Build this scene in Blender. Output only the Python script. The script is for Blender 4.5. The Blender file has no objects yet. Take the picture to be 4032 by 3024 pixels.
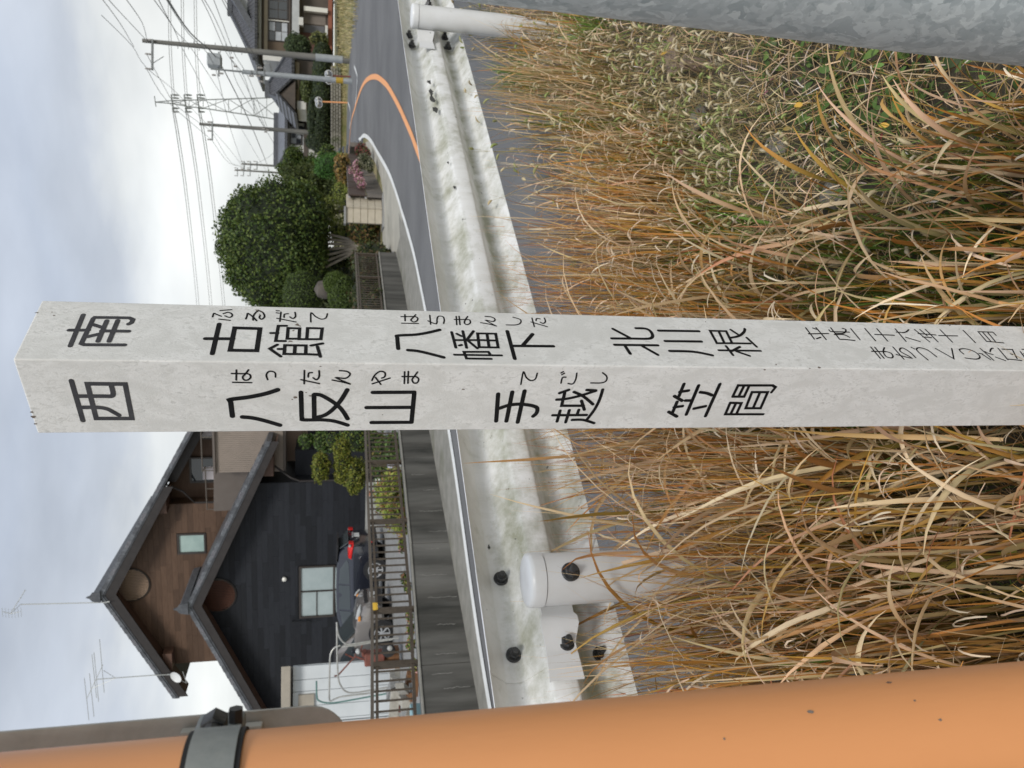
import bpy, bmesh, math, random
import numpy as np
from mathutils import Vector, Matrix
random.seed(7); rng = np.random.default_rng(11)
SC = bpy.context.scene; COL = SC.collection
# ---------------------------------------------------------------- camera
FP = 3050.0; EYE = np.array([0., 0., 1.5])
TH = math.radians(12.8); RO = 0.0055
CF = np.array([0, math.cos(TH), -math.sin(TH)])
_U = np.array([0, math.sin(TH), math.cos(TH)]); _R = np.array([1., 0, 0])
CR = _R*math.cos(RO)+_U*math.sin(RO); CU = _U*math.cos(RO)-_R*math.sin(RO)
cd = bpy.data.cameras.new('camera'); cam = bpy.data.objects.new('camera', cd); COL.objects.link(cam)
cd.sensor_width = 36; cd.lens = FP/4032*36; cd.clip_start = .02; cd.clip_end = 3000
# the phone was held upright and the picture is stored on its side: image-left is up
m = Matrix(((-CU[0], CR[0], -CF[0], 0), (-CU[1], CR[1], -CF[1], 0), (-CU[2], CR[2], -CF[2], 1.5), (0, 0, 0, 1)))
cam.matrix_world = m
cd.dof.use_dof = True; cd.dof.focus_distance = 1.15; cd.dof.aperture_fstop = 12
SC.camera = cam
SC.view_settings.view_transform = 'Standard'; SC.view_settings.look = 'None'
SC.view_settings.exposure = 0.68; SC.view_settings.gamma = 1
# ---------------------------------------------------------------- sky and sun
SUN_EL, SUN_AZ = 44, 172
W = bpy.data.worlds.new('World'); SC.world = W; W.use_nodes = True
nt = W.node_tree; nt.nodes.clear()
N = nt.nodes.new; L = nt.links.new
out = N('ShaderNodeOutputWorld'); bg = N('ShaderNodeBackground'); bg.inputs['Strength'].default_value = .1
sky = N('ShaderNodeTexSky'); sky.sky_type = 'NISHITA'; sky.sun_disc = False
sky.sun_elevation = math.radians(SUN_EL); sky.sun_rotation = math.radians(SUN_AZ)
tc = N('ShaderNodeTexCoord'); sep = N('ShaderNodeSeparateXYZ'); L(tc.outputs['Generated'], sep.inputs[0])
mp = N('ShaderNodeMapping'); mp.inputs['Scale'].default_value = (1.1, 1.1, 3.2); mp.inputs['Location'].default_value = (.3, .1, .2)
L(tc.outputs['Generated'], mp.inputs[0])
n1 = N('ShaderNodeTexNoise'); n1.inputs['Scale'].default_value = 1.7; n1.inputs['Detail'].default_value = 7; n1.inputs['Roughness'].default_value = .5
n2 = N('ShaderNodeTexNoise'); n2.inputs['Scale'].default_value = 4.5; n2.inputs['Detail'].default_value = 8; n2.inputs['Roughness'].default_value = .55
L(mp.outputs[0], n1.inputs['Vector']); L(mp.outputs[0], n2.inputs['Vector'])
def wm(op, a, b=None, c=None):
    q = N('ShaderNodeMath'); q.operation = op
    for i, v in enumerate((a, b, c)):
        if v is None: continue
        if isinstance(v, (int, float)): q.inputs[i].default_value = v
        else: L(v, q.inputs[i])
    return q.outputs[0]
h = wm('ADD', sep.outputs['Z'], wm('MULTIPLY', wm('SUBTRACT', n1.outputs['Fac'], .5), .34))
h = wm('ADD', h, wm('MULTIPLY', wm('SUBTRACT', n2.outputs['Fac'], .5), .07))
cr = N('ShaderNodeValToRGB'); L(h, cr.inputs[0]); e = cr.color_ramp.elements
K = 6.3
def setramp(ramp, pts):
    el = ramp.elements
    while len(el) > 1: el.remove(el[-1])
    el[0].position = pts[0][0]; el[0].color = (*pts[0][1], 1)
    for p, c in pts[1:]: q = el.new(p); q.color = (*c, 1)
setramp(cr.color_ramp, [(0.0, (.86, .87, .84)), (.09, (.83, .845, .83)), (.15, (.95, .96, .93)), (.205, (.86, .885, .885)), (.25, (.64, .685, .755)), (.34, (.53, .585, .68)), (.42, (.61, .66, .745)), (.55, (.50, .55, .65)), (1.0, (.58, .62, .69))])
n3 = N('ShaderNodeTexNoise'); n3.inputs['Scale'].default_value = 2.6; n3.inputs['Detail'].default_value = 6; L(mp.outputs[0], n3.inputs['Vector'])
var = wm('ADD', wm('MULTIPLY', n3.outputs['Fac'], 1.0), .485)
vm = N('ShaderNodeVectorMath'); vm.operation = 'SCALE'; L(cr.outputs[0], vm.inputs[0]); L(wm('MULTIPLY', var, K), vm.inputs['Scale'])
mx = N('ShaderNodeMix'); mx.data_type = 'RGBA'; mx.inputs[0].default_value = .93
L(sky.outputs[0], mx.inputs[6]); L(vm.outputs[0], mx.inputs[7]); L(mx.outputs[2], bg.inputs[0]); L(bg.outputs[0], out.inputs[0])
sl = bpy.data.lights.new('sun', 'SUN'); sl.energy = 1.5; sl.angle = math.radians(16); sl.color = (1, .97, .92)
so = bpy.data.objects.new('sun', sl); COL.objects.link(so); so.location = (3, -4, 30)
_a = math.radians(SUN_AZ); _e = math.radians(SUN_EL)
sd = Vector((math.sin(_a)*math.cos(_e), math.cos(_a)*math.cos(_e), math.sin(_e)))
so.rotation_euler = sd.to_track_quat('Z', 'Y').to_euler()
# ---------------------------------------------------------------- measuring helpers (photo pixel -> point in the place)
def ray(X, Y): return CF+CR*(1512-Y)/FP+CU*(2016-X)/FP
RU = np.array([.7102, .7040]); RN = np.array([-.7040, .7102])      # direction along the guardrail, and across it
def HT(x, y): return .031*min(60., max(0., x*RU[0]+y*RU[1]-15))     # the road climbs away gently
def dep(X, Y, d): return EYE+ray(X, Y)*d
def aty(X, Y, y): v = ray(X, Y); return EYE+v*(y/v[1])
def gz(X, Y, z=0.): v = ray(X, Y); return EYE+v*((z-1.5)/v[2])
def gnd(X, Y, off=0.):
    z = 0
    for i in range(60):
        v = ray(X, Y); t = (z+off-1.5)/v[2] if abs(v[2]) > 1e-6 else 1e9
        p = EYE+v*t if 0 < t < 300 else EYE+v*160
        z = .5*z+.5*HT(p[0], p[1])
    return p
def onp(X, Y, p, n): v = ray(X, Y); n = np.array(n, float); return EYE+v*(((np.array(p)-EYE)@n)/(v@n))
# ---------------------------------------------------------------- mesh helpers
class MB:
    def __init__(s): s.v = []; s.f = []
    def add(s, vs, fs):
        o = len(s.v); s.v += [tuple(map(float, v)) for v in vs]; s.f += [tuple(i+o for i in f) for f in fs]; return s
    def box(s, a, b):
        x0, y0, z0 = a; x1, y1, z1 = b
        return s.add([(x0,y0,z0),(x1,y0,z0),(x1,y1,z0),(x0,y1,z0),(x0,y0,z1),(x1,y0,z1),(x1,y1,z1),(x0,y1,z1)],
                     [(0,3,2,1),(4,5,6,7),(0,1,5,4),(1,2,6,5),(2,3,7,6),(3,0,4,7)])
    def obox(s, c, ax, ay, az):     # centre and three half-axes
        c, ax, ay, az = map(np.array, (c, ax, ay, az)); vs = []
        for k in (-1, 1):
            for i, j in ((-1,-1),(1,-1),(1,1),(-1,1)): vs.append(c+ax*i+ay*j+az*k)
        return s.add(vs, [(0,3,2,1),(4,5,6,7),(0,1,5,4),(1,2,6,5),(2,3,7,6),(3,0,4,7)])
    def beam(s, a, b, w, h, up=(0,0,1)):
        a, b = np.array(a, float), np.array(b, float); d = b-a; l = np.linalg.norm(d); d = d/l
        u = np.array(up, float); sx = np.cross(d, u); sx /= np.linalg.norm(sx)+1e-9; u = np.cross(sx, d)
        return s.obox((a+b)/2, d*l/2, sx*w/2, u*h/2)
    def prism(s, poly, ext):        # polygon (3d points) pushed along ext
        n = len(poly); p = [np.array(q, float) for q in poly]; e = np.array(ext, float)
        return s.add(p+[q+e for q in p], [tuple(range(n))[::-1], tuple(range(n, 2*n))]+[(i,(i+1)%n,(i+1)%n+n,i+n) for i in range(n)])
    def tube(s, pts, r, k=8, cap=True):
        pts = [np.array(p, float) for p in pts]; n = len(pts); r = [r]*n if not hasattr(r, '__len__') else r
        vs = []; ref = None
        for i, p in enumerate(pts):
            d = pts[min(i+1, n-1)]-pts[max(i-1, 0)]; d /= np.linalg.norm(d)+1e-12
            if ref is None:
                ref = np.cross(d, (0,0,1)); 
                if np.linalg.norm(ref) < .1: ref = np.cross(d, (0,1,0))
            a = ref-d*(ref@d); a /= np.linalg.norm(a)+1e-12; ref = a; b = np.cross(d, a)
            for j in range(k):
                t = 2*math.pi*j/k; vs.append(p+(a*math.cos(t)+b*math.sin(t))*r[i])
        fs = [(i*k+j, i*k+(j+1)%k, (i+1)*k+(j+1)%k, (i+1)*k+j) for i in range(n-1) for j in range(k)]
        if cap: fs += [tuple(range(k))[::-1], tuple(range((n-1)*k, n*k))]
        return s.add(vs, fs)
    def lathe(s, c, ax, prof, k=24, caps=True):  # prof: (radius, distance along axis)
        ax = np.array(ax, float); ax /= np.linalg.norm(ax)
        return s.tube([np.array(c)+ax*h for r_, h in prof], [max(r_, 1e-5) for r_, h in prof], k) if False else s._lathe(c, ax, prof, k, caps)
    def _lathe(s, c, ax, prof, k, caps=True):
        c = np.array(c, float); a = np.cross(ax, (0,0,1)); 
        if np.linalg.norm(a) < .1: a = np.cross(ax, (0,1,0))
        a /= np.linalg.norm(a); b = np.cross(ax, a); vs = []
        for r_, h in prof:
            for j in range(k):
                t = 2*math.pi*j/k; vs.append(c+ax*h+(a*math.cos(t)+b*math.sin(t))*r_)
        n = len(prof); fs = [(i*k+j, i*k+(j+1)%k, (i+1)*k+(j+1)%k, (i+1)*k+j) for i in range(n-1) for j in range(k)]
        if caps: fs += [tuple(range(k))[::-1], tuple(range((n-1)*k, n*k))]
        return s.add(vs, fs)
    def build(s, name, mt, parent=None, loc=None, smooth=False, bevel=0, seg=2, auto=None):
        if loc is None: loc = parent.get('_wl', (0,0,0)) if parent is not None else (0,0,0)
        loc = np.array(loc, float); me = bpy.data.meshes.new(name)
        me.from_pydata([tuple(np.array(v)-loc) for v in s.v], [], s.f); me.materials.append(mt)
        me.validate(); 
        if smooth: me.shade_smooth()
        o = bpy.data.objects.new(name, me); COL.objects.link(o)
        wl = list(parent.get('_wl', (0,0,0))) if parent is not None else (0,0,0)
        o.location = loc-np.array(wl)
        if parent is not None: o.parent = parent
        o['_wl'] = [float(q) for q in loc]
        if bevel:
            b = o.modifiers.new('bevel', 'BEVEL'); b.width = bevel; b.segments = seg; b.limit_method = 'ANGLE'; b.angle_limit = .6
            if smooth or auto: 
                me.shade_smooth(); w = o.modifiers.new('wn', 'WEIGHTED_NORMAL')
        elif auto:
            bm = bmesh.new(); bm.from_mesh(me)
            for e_ in bm.edges:
                if len(e_.link_faces) == 2 and e_.calc_face_angle(0) > auto: e_.smooth = False
            for f_ in bm.faces: f_.smooth = True
            bm.to_mesh(me); bm.free()
        return o
def empty(name, loc):
    o = bpy.data.objects.new(name, None); COL.objects.link(o); o.location = loc; o.empty_display_size = .2
    o['_wl'] = [float(q) for q in loc]; return o
def tag(o, label=None, cat=None, group=None, kind=None):
    if label: o['label'] = label
    if cat: o['category'] = cat
    if group: o['group'] = group
    if kind: o['kind'] = kind
    return o
def copy_tree(o, off, parent=None):
    c = o.copy(); COL.objects.link(c)
    if parent is not None: c.parent = parent
    else: c.location = Vector(o.location)+Vector(off)
    for ch in list(o.children): copy_tree(ch, off, c)
    return c
# ---------------------------------------------------------------- materials
def mat(name, c1, c2=None, scale=5, rough=.6, bump=0, bscale=None, metal=0, detail=5, dist=.0, lo=.35, hi=.65, spec=.5, stretch=None, c3=None, s3=1, lo3=.55, hi3=.7, coord='Object', trans=0):
    M = bpy.data.materials.new(name); M.use_nodes = True; t = M.node_tree; b = t.nodes['Principled BSDF']
    b.inputs['Roughness'].default_value = rough; b.inputs['Metallic'].default_value = metal; b.inputs['Specular IOR Level'].default_value = spec
    b.inputs['Base Color'].default_value = (*c1, 1)
    if trans: b.inputs['Transmission Weight'].default_value = trans
    co = t.nodes.new('ShaderNodeTexCoord'); src = co.outputs[coord]
    if stretch:
        mp_ = t.nodes.new('ShaderNodeMapping'); mp_.inputs['Scale'].default_value = stretch; t.links.new(src, mp_.inputs[0]); src = mp_.outputs[0]
    last = None
    def noise(s_, d_=detail):
        n_ = t.nodes.new('ShaderNodeTexNoise'); n_.inputs['Scale'].default_value = s_; n_.inputs['Detail'].default_value = d_; n_.inputs['Roughness'].default_value = .6
        n_.inputs['Distortion'].default_value = dist; t.links.new(src, n_.inputs['Vector']); return n_.outputs['Fac']
    if c2:
        r_ = t.nodes.new('ShaderNodeMapRange'); r_.inputs[1].default_value = lo; r_.inputs[2].default_value = hi
        t.links.new(noise(scale), r_.inputs[0])
        x = t.nodes.new('ShaderNodeMix'); x.data_type = 'RGBA'; x.inputs[6].default_value = (*c1, 1); x.inputs[7].default_value = (*c2, 1)
        t.links.new(r_.outputs[0], x.inputs[0]); last = x.outputs[2]
    if c3:
        r_ = t.nodes.new('ShaderNodeMapRange'); r_.inputs[1].default_value = lo3; r_.inputs[2].default_value = hi3
        t.links.new(noise(s3), r_.inputs[0])
        x = t.nodes.new('ShaderNodeMix'); x.data_type = 'RGBA'; x.inputs[6].default_value = (*c1, 1); x.inputs[7].default_value = (*c3, 1)
        if last: t.links.new(last, x.inputs[6])
        t.links.new(r_.outputs[0], x.inputs[0]); last = x.outputs[2]
    if last: t.links.new(last, b.inputs['Base Color'])
    if bump:
        bu = t.nodes.new('ShaderNodeBump'); bu.inputs['Strength'].default_value = 1; bu.inputs['Distance'].default_value = bump
        t.links.new(noise(bscale or scale*3, 8), bu.inputs['Height']); t.links.new(bu.outputs[0], b.inputs['Normal'])
    return M
def glass(name, c=(.02,.025,.03), rough=.06):
    M = mat(name, c, rough=rough, spec=.9); return M
# ================================================================ GROUND
def grid_mesh(xs, ys, zf, name, mt, kind='structure', smooth=True):
    X, Y = np.meshgrid(xs, ys); Z = np.vectorize(zf)(X, Y)
    v = np.stack([X.ravel(), Y.ravel(), Z.ravel()], 1); nx = len(xs); ny = len(ys)
    f = [(j*nx+i, j*nx+i+1, (j+1)*nx+i+1, (j+1)*nx+i) for j in range(ny-1) for i in range(nx-1)]
    me = bpy.data.meshes.new(name); me.from_pydata(v.tolist(), [], f); me.materials.append(mt)
    if smooth: me.shade_smooth()
    o = bpy.data.objects.new(name, me); COL.objects.link(o); tag(o, kind=kind); return o
m_field = mat('dry_grass_ground', (.30,.25,.13), (.16,.17,.06), 1.3, .95, .05, 9, c3=(.38,.30,.17), s3=.35)
m_asph = mat('asphalt', (.105,.107,.110), (.215,.214,.212), 150, .88, .008, 170, c3=(.118,.119,.121), s3=.30, lo3=.42, hi3=.62, stretch=(1,1,1), detail=8)
def sgn(x, y): return (x-(-.525))*RN[0]+(y-2.01)*RN[1]          # distance beyond the guardrail posts
def zg(x, y): return HT(x, y)-(.03 if sgn(x, y) > 2 else .35)
xs = np.concatenate([np.linspace(-600, -60, 8), np.linspace(-50, 80, 66), np.linspace(100, 700, 8)])
ys = np.concatenate([np.linspace(-60, -6, 4), np.linspace(-4, 110, 58), np.linspace(130, 900, 9)])
grid_mesh(xs, ys, zg, 'ground', m_field)
# road surface: edge lines measured on the photograph, laid on the sloping ground
def G(L_): return [gnd(*q) for q in L_]
def smoothline(P, n=6):
    P = [np.array(p, float) for p in P]; o = []
    for i in range(len(P)-1):
        a = P[max(i-1, 0)]; b = P[i]; c = P[i+1]; d = P[min(i+2, len(P)-1)]
        for k in range(n):
            t = k/n; o.append(.5*((2*b)+(c-a)*t+(2*a-5*b+4*c-d)*t*t+(-a+3*b-3*c+d)*t**3))
    o.append(P[-1]); return o
inner = smoothline([(-6.2,3.4,0),(-4.2,6.0,0),(-2.68,8.14,0),(-.64,10.4,0)]+G([(1677,1224),(1650,1088),(1627,984),(1591,858),(1568,781),(1532,681),(1487,600),(1460,553),(1436,534),(1421,546),(1409,570)]) + [(10.6,40.5,0),(8.5,44.5,0),(4,49,0),(-6,56,0),(-30,70,0)])
outer = smoothline([(-6.9,-4.2,0),(-.15,2.5,0),(4.0,6.65,0),(12,15,0),(22,26,0),(31,36.5,0),(60,66,0)])
far_edge = smoothline([(60,74,0),(31,43.5,0),(22,37,0),(18.2,38.5,0),(17.6,43.5,0),(15.8,48.5,0),(10,55,0),(2,61,0),(-20,74,0)])
poly = [p for p in inner[::-1]]+[p for p in outer]+[p for p in far_edge]
def flat_poly(P, off, name, mt, sub=1.5):
    from mathutils.geometry import tessellate_polygon
    bm = bmesh.new(); vs = [bm.verts.new((p[0], p[1], 0)) for p in P]; 
    tri = tessellate_polygon([[Vector((p[0], p[1], 0)) for p in P]])
    for t in tri:
        try: bm.faces.new([vs[i] for i in t])
        except ValueError: pass
    for _ in range(5):
        le = [e_ for e_ in bm.edges if e_.calc_length() > sub*2]
        if not le: break
        bmesh.ops.subdivide_edges(bm, edges=le, cuts=1); bmesh.ops.triangulate(bm, faces=bm.faces)
    for v in bm.verts: v.co.z = HT(v.co.x, v.co.y)+off
    bmesh.ops.recalc_face_normals(bm, faces=bm.faces)
    for f_ in bm.faces:
        if f_.normal.z < 0: f_.normal_flip()
    me = bpy.data.meshes.new(name); bm.to_mesh(me); bm.free(); me.materials.append(mt); me.shade_smooth()
    o = bpy.data.objects.new(name, me); COL.objects.link(o); tag(o, kind='structure'); return o
flat_poly(poly, 0, 'road', m_asph)
def ribbon(P, w, off, name, mt, kind='structure', parent=None):
    P = [np.array(p, float) for p in P]; mb = MB(); vs = []
    for i, p in enumerate(P):
        d = P[min(i+1, len(P)-1)]-P[max(i-1, 0)]; d[2] = 0; d /= np.linalg.norm(d); n = np.array([-d[1], d[0], 0])*w/2
        for q in (p+n, p-n): vs.append((q[0], q[1], HT(q[0], q[1])+off))
    fs = [(2*i, 2*i+1, 2*i+3, 2*i+2) for i in range(len(P)-1)]
    mb.add(vs, fs); o = mb.build(name, mt, parent)
    if kind: tag(o, kind=kind)
    return o
m_wline = mat('white_road_paint', (.74,.75,.73), (.55,.56,.54), 3, .7, .001, 90, lo=.5, hi=.8)
m_oline = mat('orange_road_paint', (.80,.36,.15), (.55,.27,.13), 9, .75, .001, 90, lo=.55, hi=.75)
ribbon(smoothline([p for p in inner[6:-6]], 1), .16, .010, 'white_edge_line', m_wline)
orange = smoothline([(-3.5,3.6,0),(-.5,7.0,0),(1.9,11.0,0)]+G([(1652,610),(1618,520),(1573,420),(1533,348),(1510,321),(1483,303),(1456,307),(1433,330),(1415,371),(1397,430),(1383,488)])+[(13.2,46.5,0),(10.5,50.5,0),(4,56,0),(-12,65,0)])
orange = smoothline([(1.4,9.2,0),(3.2,12.5,0)]+G([(1652,610),(1618,520),(1573,420),(1533,348),(1510,321),(1483,303),(1456,307),(1433,330),(1415,371),(1397,430),(1383,488)])+[(13.2,46.5,0),(10.5,50.5,0),(4,56,0),(-12,65,0)])
ribbon(orange, .17, .014, 'orange_centre_line', m_oline)
ribbon(smoothline(G([(1395,260),(1407,298),(1406,330),(1403,380),(1398,428)])), .14, .010, 'white_edge_line', m_wline)
ribbon(smoothline(G([(1371,404),(1379,430),(1380,467),(1376,505)])), .14, .010, 'white_edge_line', m_wline)
# verge on the camera's side of the guardrail
m_soil = mat('verge_soil', (.055,.045,.03), (.10,.085,.055), 9, .95, .02, 40, c3=(.035,.045,.018), s3=3)
from mathutils import noise as mn
def zv(x, y):
    s = sgn(x, y)
    return -.02+.05*mn.noise(Vector((x*1.1, y*1.1, 0)))+.02*mn.noise(Vector((x*6, y*6, 1)))+(.0 if s < .05 else -.0)
tv = np.linspace(-7, 9, 130); sv = np.linspace(-6, .28, 60)
vs = []; 
for s in sv:
    for t in tv:
        x = -.525+RU[0]*t+RN[0]*s; y = 2.01+RU[1]*t+RN[1]*s; vs.append((x, y, zv(x, y)+HT(x,y)+.012*(s > .2)*0-(.06 if s > .25 else 0)))
mb = MB(); n_ = len(tv); mb.add(vs, [(j*n_+i, j*n_+i+1, (j+1)*n_+i+1, (j+1)*n_+i) for j in range(len(sv)-1) for i in range(n_-1)])
tag(mb.build('verge', m_soil, smooth=True), kind='structure')
# ================================================================ SIGNPOST WITH LETTERING
m_conc = mat('white_painted_concrete', (.76,.76,.745), (.58,.58,.56), 170, .55, .0005, 300, lo=.50, hi=.68, stretch=(1,1,.6), dist=1.2, c3=(.66,.66,.64), s3=26, lo3=.42, hi3=.62, detail=6)
m_ink = mat('black_sign_paint', (.006,.006,.007), (.014,.014,.015), 60, .6, .0002, 200, spec=.12)
PT = 1.864
c0 = np.array([.0253,.9994]); c1 = np.array([.1029,1.0893]); c2 = np.array([-.0653,1.0772]); c3_ = c1+c2-c0
sp = empty('town_sign_post', (.02,1.08,0)); tag(sp, 'square white weathered concrete post painted with black Japanese place names, standing in the verge', 'signpost')
mb = MB(); q4 = [c0, c1, c3_, c2]
# body with uneven chipped top rim
mb.prism([(p[0], p[1], -.25) for p in q4], (0, 0, PT+.25))
body = mb.build('post_body', m_conc, sp, bevel=.0022, seg=3)
FA = (c0, (c1-c0)/np.linalg.norm(c1-c0)); FB = (c2, (c0-c2)/np.linalg.norm(c0-c2))   # origin, direction left->right for the reader
def face_uv(X, Y, face):
    o, d = face; n = np.array([d[1], -d[0], 0]); p = onp(X, Y, (o[0], o[1], 0), n)
    return (p[0]-o[0])*d[0]+(p[1]-o[1])*d[1], p[2]
def face_pt(w, z, face, off):
    o, d = face; n = np.array([d[1], -d[0]]); q = o+d*w+n*off; return (q[0], q[1], z)
def smooth2(P, closed=False):
    if len(P) < 3: return P
    P = [np.array(p) for p in P]; o = []; n = len(P)
    for i in range(n-1):
        a = P[i-1] if i > 0 else P[i]; b = P[i]; c = P[i+1]; d = P[i+2] if i+2 < n else c
        for k in range(4):
            t = k/4; o.append(.5*((2*b)+(c-a)*t+(2*a-5*b+4*c-d)*t*t+(-a+3*b-3*c+d)*t**3))
    o.append(P[-1]); return o
def stroke(mb, P, w, face, off, curved):
    P = [np.array(face_uv(x, y, face)) for x, y in P]
    closed = np.linalg.norm(P[0]-P[-1]) < 1e-9 and len(P) > 3
    if curved: P = smooth2(P)
    n = len(P); r = w/2; Lp = []; Rp = []
    for i in range(n):
        if closed: a = P[i-1] if i else P[-2]; c = P[i+1] if i < n-1 else P[1]
        else: a = P[max(i-1, 0)]; c = P[min(i+1, n-1)]
        b = P[i]; d1 = b-a; d2 = c-b
        d1 = d1/(np.linalg.norm(d1)+1e-12) if np.linalg.norm(d1) > 1e-9 else d2/(np.linalg.norm(d2)+1e-12)
        d2 = d2/(np.linalg.norm(d2)+1e-12) if np.linalg.norm(d2) > 1e-9 else d1
        t = d1+d2; t /= np.linalg.norm(t)+1e-12; nn = np.array([-t[1], t[0]]); k = 1/max(.45, nn@np.array([-d1[1], d1[0]]))
        Lp.append(b+nn*r*k); Rp.append(b-nn*r*k)
    vs = [face_pt(p[0], p[1], face, off) for p in Lp]+[face_pt(p[0], p[1], face, off) for p in Rp]
    mb.add(vs, [(i, i+n, i+n+1, i+1) for i in range(n-1)])
    if not closed:
        for p, q in ((P[0], P[1]), (P[-1], P[-2])):
            d = p-q; d /= np.linalg.norm(d)+1e-12; nn = np.array([-d[1], d[0]]); arc = []
            for k in range(9): a = math.pi*k/8; arc.append(p+nn*r*math.cos(a)+d*r*math.sin(a))
            mb.add([face_pt(z_[0], z_[1], face, off) for z_ in arc], [tuple(range(9))])
m_fade = mat('faded_sign_paint', (.045,.045,.05), (.07,.07,.075), 60, .6, spec=.15)
def char(face, org, w, strokes, ink=None):
    mb = MB()
    for i, s_ in enumerate(strokes):
        cv = s_[0] == 'c'; pts = s_[1:] if cv else s_
        stroke(mb, [(org[0]+x/2.212, org[1]+y/2.212) for x, y in pts], w*.00122, face, .0003+.00003*i, cv)
    for k, f_ in enumerate(mb.f):     # face outwards
        a, b, c = [np.array(mb.v[i]) for i in f_[:3]]; nn = np.cross(b-a, c-a); o, d = face
        if nn@np.array([d[1], -d[0], 0]) < 0: mb.f[k] = f_[::-1]
    mb.build('painted_character', ink or m_ink, sp)
A, B_ = FA, FB
r1, r2, r3, r4, r5 = (0,1150), (750,1150), (1500,1150), (2350,1150), (3032,1150)
char(A, r1, 4.8, [[(725,200),(612,470)],[(603,333),(770,333)],[(1085,462),(735,460),(708,450),(812,232),(826,222),(1125,226),(1158,240),(1145,268),(1120,280)],[(812,285),(885,308)],[(765,390),(862,367)],[(930,252),(853,430)],[(1025,250),(950,430)],[(885,340),(1120,343)]], m_fade)
char(B_, r1, 5.0, [[(622,772),(722,1118)],[(760,797),(1090,800),(1150,1100),(838,1100),(760,797)],['c',(682,905),(900,905),(970,905),(985,880),(970,815)],['c',(712,1003),(850,1003),(930,1015),(990,1045),(1035,1070)]], m_fade)
char(A, r2, 5.0, [[(250,280),(190,538)],[(130,407),(370,408)],[(385,313),(605,320),(577,512),(345,508),(385,313)]])
char(A, r2, 3.6, [[(700,358),(760,358)],[(835,295),(765,295),(742,427),(825,428)],[(850,315),(950,318),(945,408),(842,408),(850,315)],[(1020,315),(1147,318),(1135,412),(1012,412),(1020,315)],[(940,412),(1020,412)],[(755,460),(690,495),(785,562)],[(765,498),(815,498)],[(822,465),(1005,467),(1003,543),(815,541),(822,465)],[(910,468),(905,541)],[(1000,543),(1120,548)],[(1150,450),(1050,468)],[(1105,478),(1130,565)]])
char(A, r3, 4.6, [['c',(150,495),(142,400),(150,380),(300,372),(420,352),(510,330)],['c',(235,507),(320,515),(430,540),(545,570)]])
char(A, r3, 3.4, [[(640,547),(1050,553)],[(960,583),(745,580),(722,522),(935,522),(948,540)],[(615,350),(652,485)],[(660,365),(700,385)],[(682,467),(702,462)],[(645,420),(850,420)],[(712,342),(745,487)],[(805,342),(750,415)],[(760,428),(838,492)],[(840,362),(998,365),(1020,485),(855,482),(840,362)],[(922,365),(940,480)],[(850,420),(1008,425)]])
char(A, r3, 4.6, [[(1100,342),(1165,582)],[(1150,470),(1500,473)],[(1320,368),(1238,462)]])
char(A, r4, 4.2, [['c',(130,405),(300,406),(430,408),(475,400),(485,375),(462,338),(420,319),(340,316)],[(140,322),(288,400)],[(155,461),(530,465)],[(248,475),(290,538)],[(400,475),(530,548)]])
char(A, r4, 4.4, [[(538,337),(888,342)],[(595,428),(910,432)],['c',(635,515),(800,518),(900,530),(1005,552)]])
char(A, r4, 3.6, [[(1062,508),(1425,513)],[(1125,472),(1185,550)],[(1245,478),(1175,515)],[(1215,518),(1330,557)],[(985,338),(1125,342),(1178,447),(1045,447),(985,338)],[(1060,342),(1110,445)],[(1170,447),(1335,450)],[(1165,330),(1230,372)],['c',(1165,400),(1235,385),(1280,350),(1288,322)],[(1305,400),(1390,478)]])
char(B_, r2, 5.4, [['c',(365,1080),(350,960),(348,935),(500,915),(650,885),(760,850)],['c',(452,1087),(540,1095),(650,1120),(778,1158)]])
char(B_, r2, 5.0, [['c',(962,872),(966,1000),(970,1095),(990,1112),(1150,1112),(1260,1125),(1368,1158)],[(1075,893),(1078,1095)],['c',(1080,890),(1130,895),(1200,930),(1280,985),(1330,1040),(1368,1102)],['c',(1365,850),(1310,940),(1240,1020),(1170,1070),(1095,1090)]])
char(B_, r2, 5.0, [[(1588,873),(1948,871)],[(1533,1005),(1930,1003)],[(1577,1135),(1925,1133)],[(1948,880),(1925,1125)]])
char(B_, r3, 5.0, [[(1020,887),(1003,1123)],[(1143,870),(1092,1123)],[(1250,860),(1190,1133)],['c',(1035,1010),(1110,985),(1200,975),(1290,983),(1350,1000),(1362,1022),(1352,1055),(1325,1080)]])
char(B_, r3, 3.9, [[(1495,1072),(1790,1070)],[(1560,1032),(1533,1126)],[(1640,1028),(1608,1133)],[(1722,1025),(1706,1070)],['c',(1665,1112),(1760,1112),(1855,1140)],['c',(1930,848),(1905,930),(1860,1020),(1790,1112)],[(1635,850),(1555,878)],['c',(1530,935),(1600,930),(1720,905),(1870,858)],[(1600,872),(1572,988),(1762,988)],[(1745,945),(1770,1022)],['c',(1680,868),(1760,905),(1845,975)],[(1792,850),(1870,855)]])
char(B_, r4, 4.4, [[(758,800),(715,905)],[(722,868),(798,857)],[(675,905),(742,945)],[(698,955),(660,1045)],[(672,1002),(745,992)],[(625,1042),(695,1082)],[(770,943),(828,943)],[(885,812),(778,1065)],['c',(900,870),(960,880),(1002,897)],[(845,1013),(945,992)],[(1070,800),(945,1078)]])
char(B_, r4, 3.8, [[(1183,908),(1230,812),(1530,812),(1556,828),(1520,872)],[(1183,910),(1282,910),(1325,818)],[(1280,818),(1235,908)],[(1160,965),(1118,1063),(1448,1063)],[(1160,963),(1258,966),(1215,1060)],[(1210,968),(1165,1060)],[(1350,870),(1487,870),(1425,1010),(1295,1010),(1350,870)],[(1420,872),(1360,1008)]])
hw = 1.8
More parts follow.
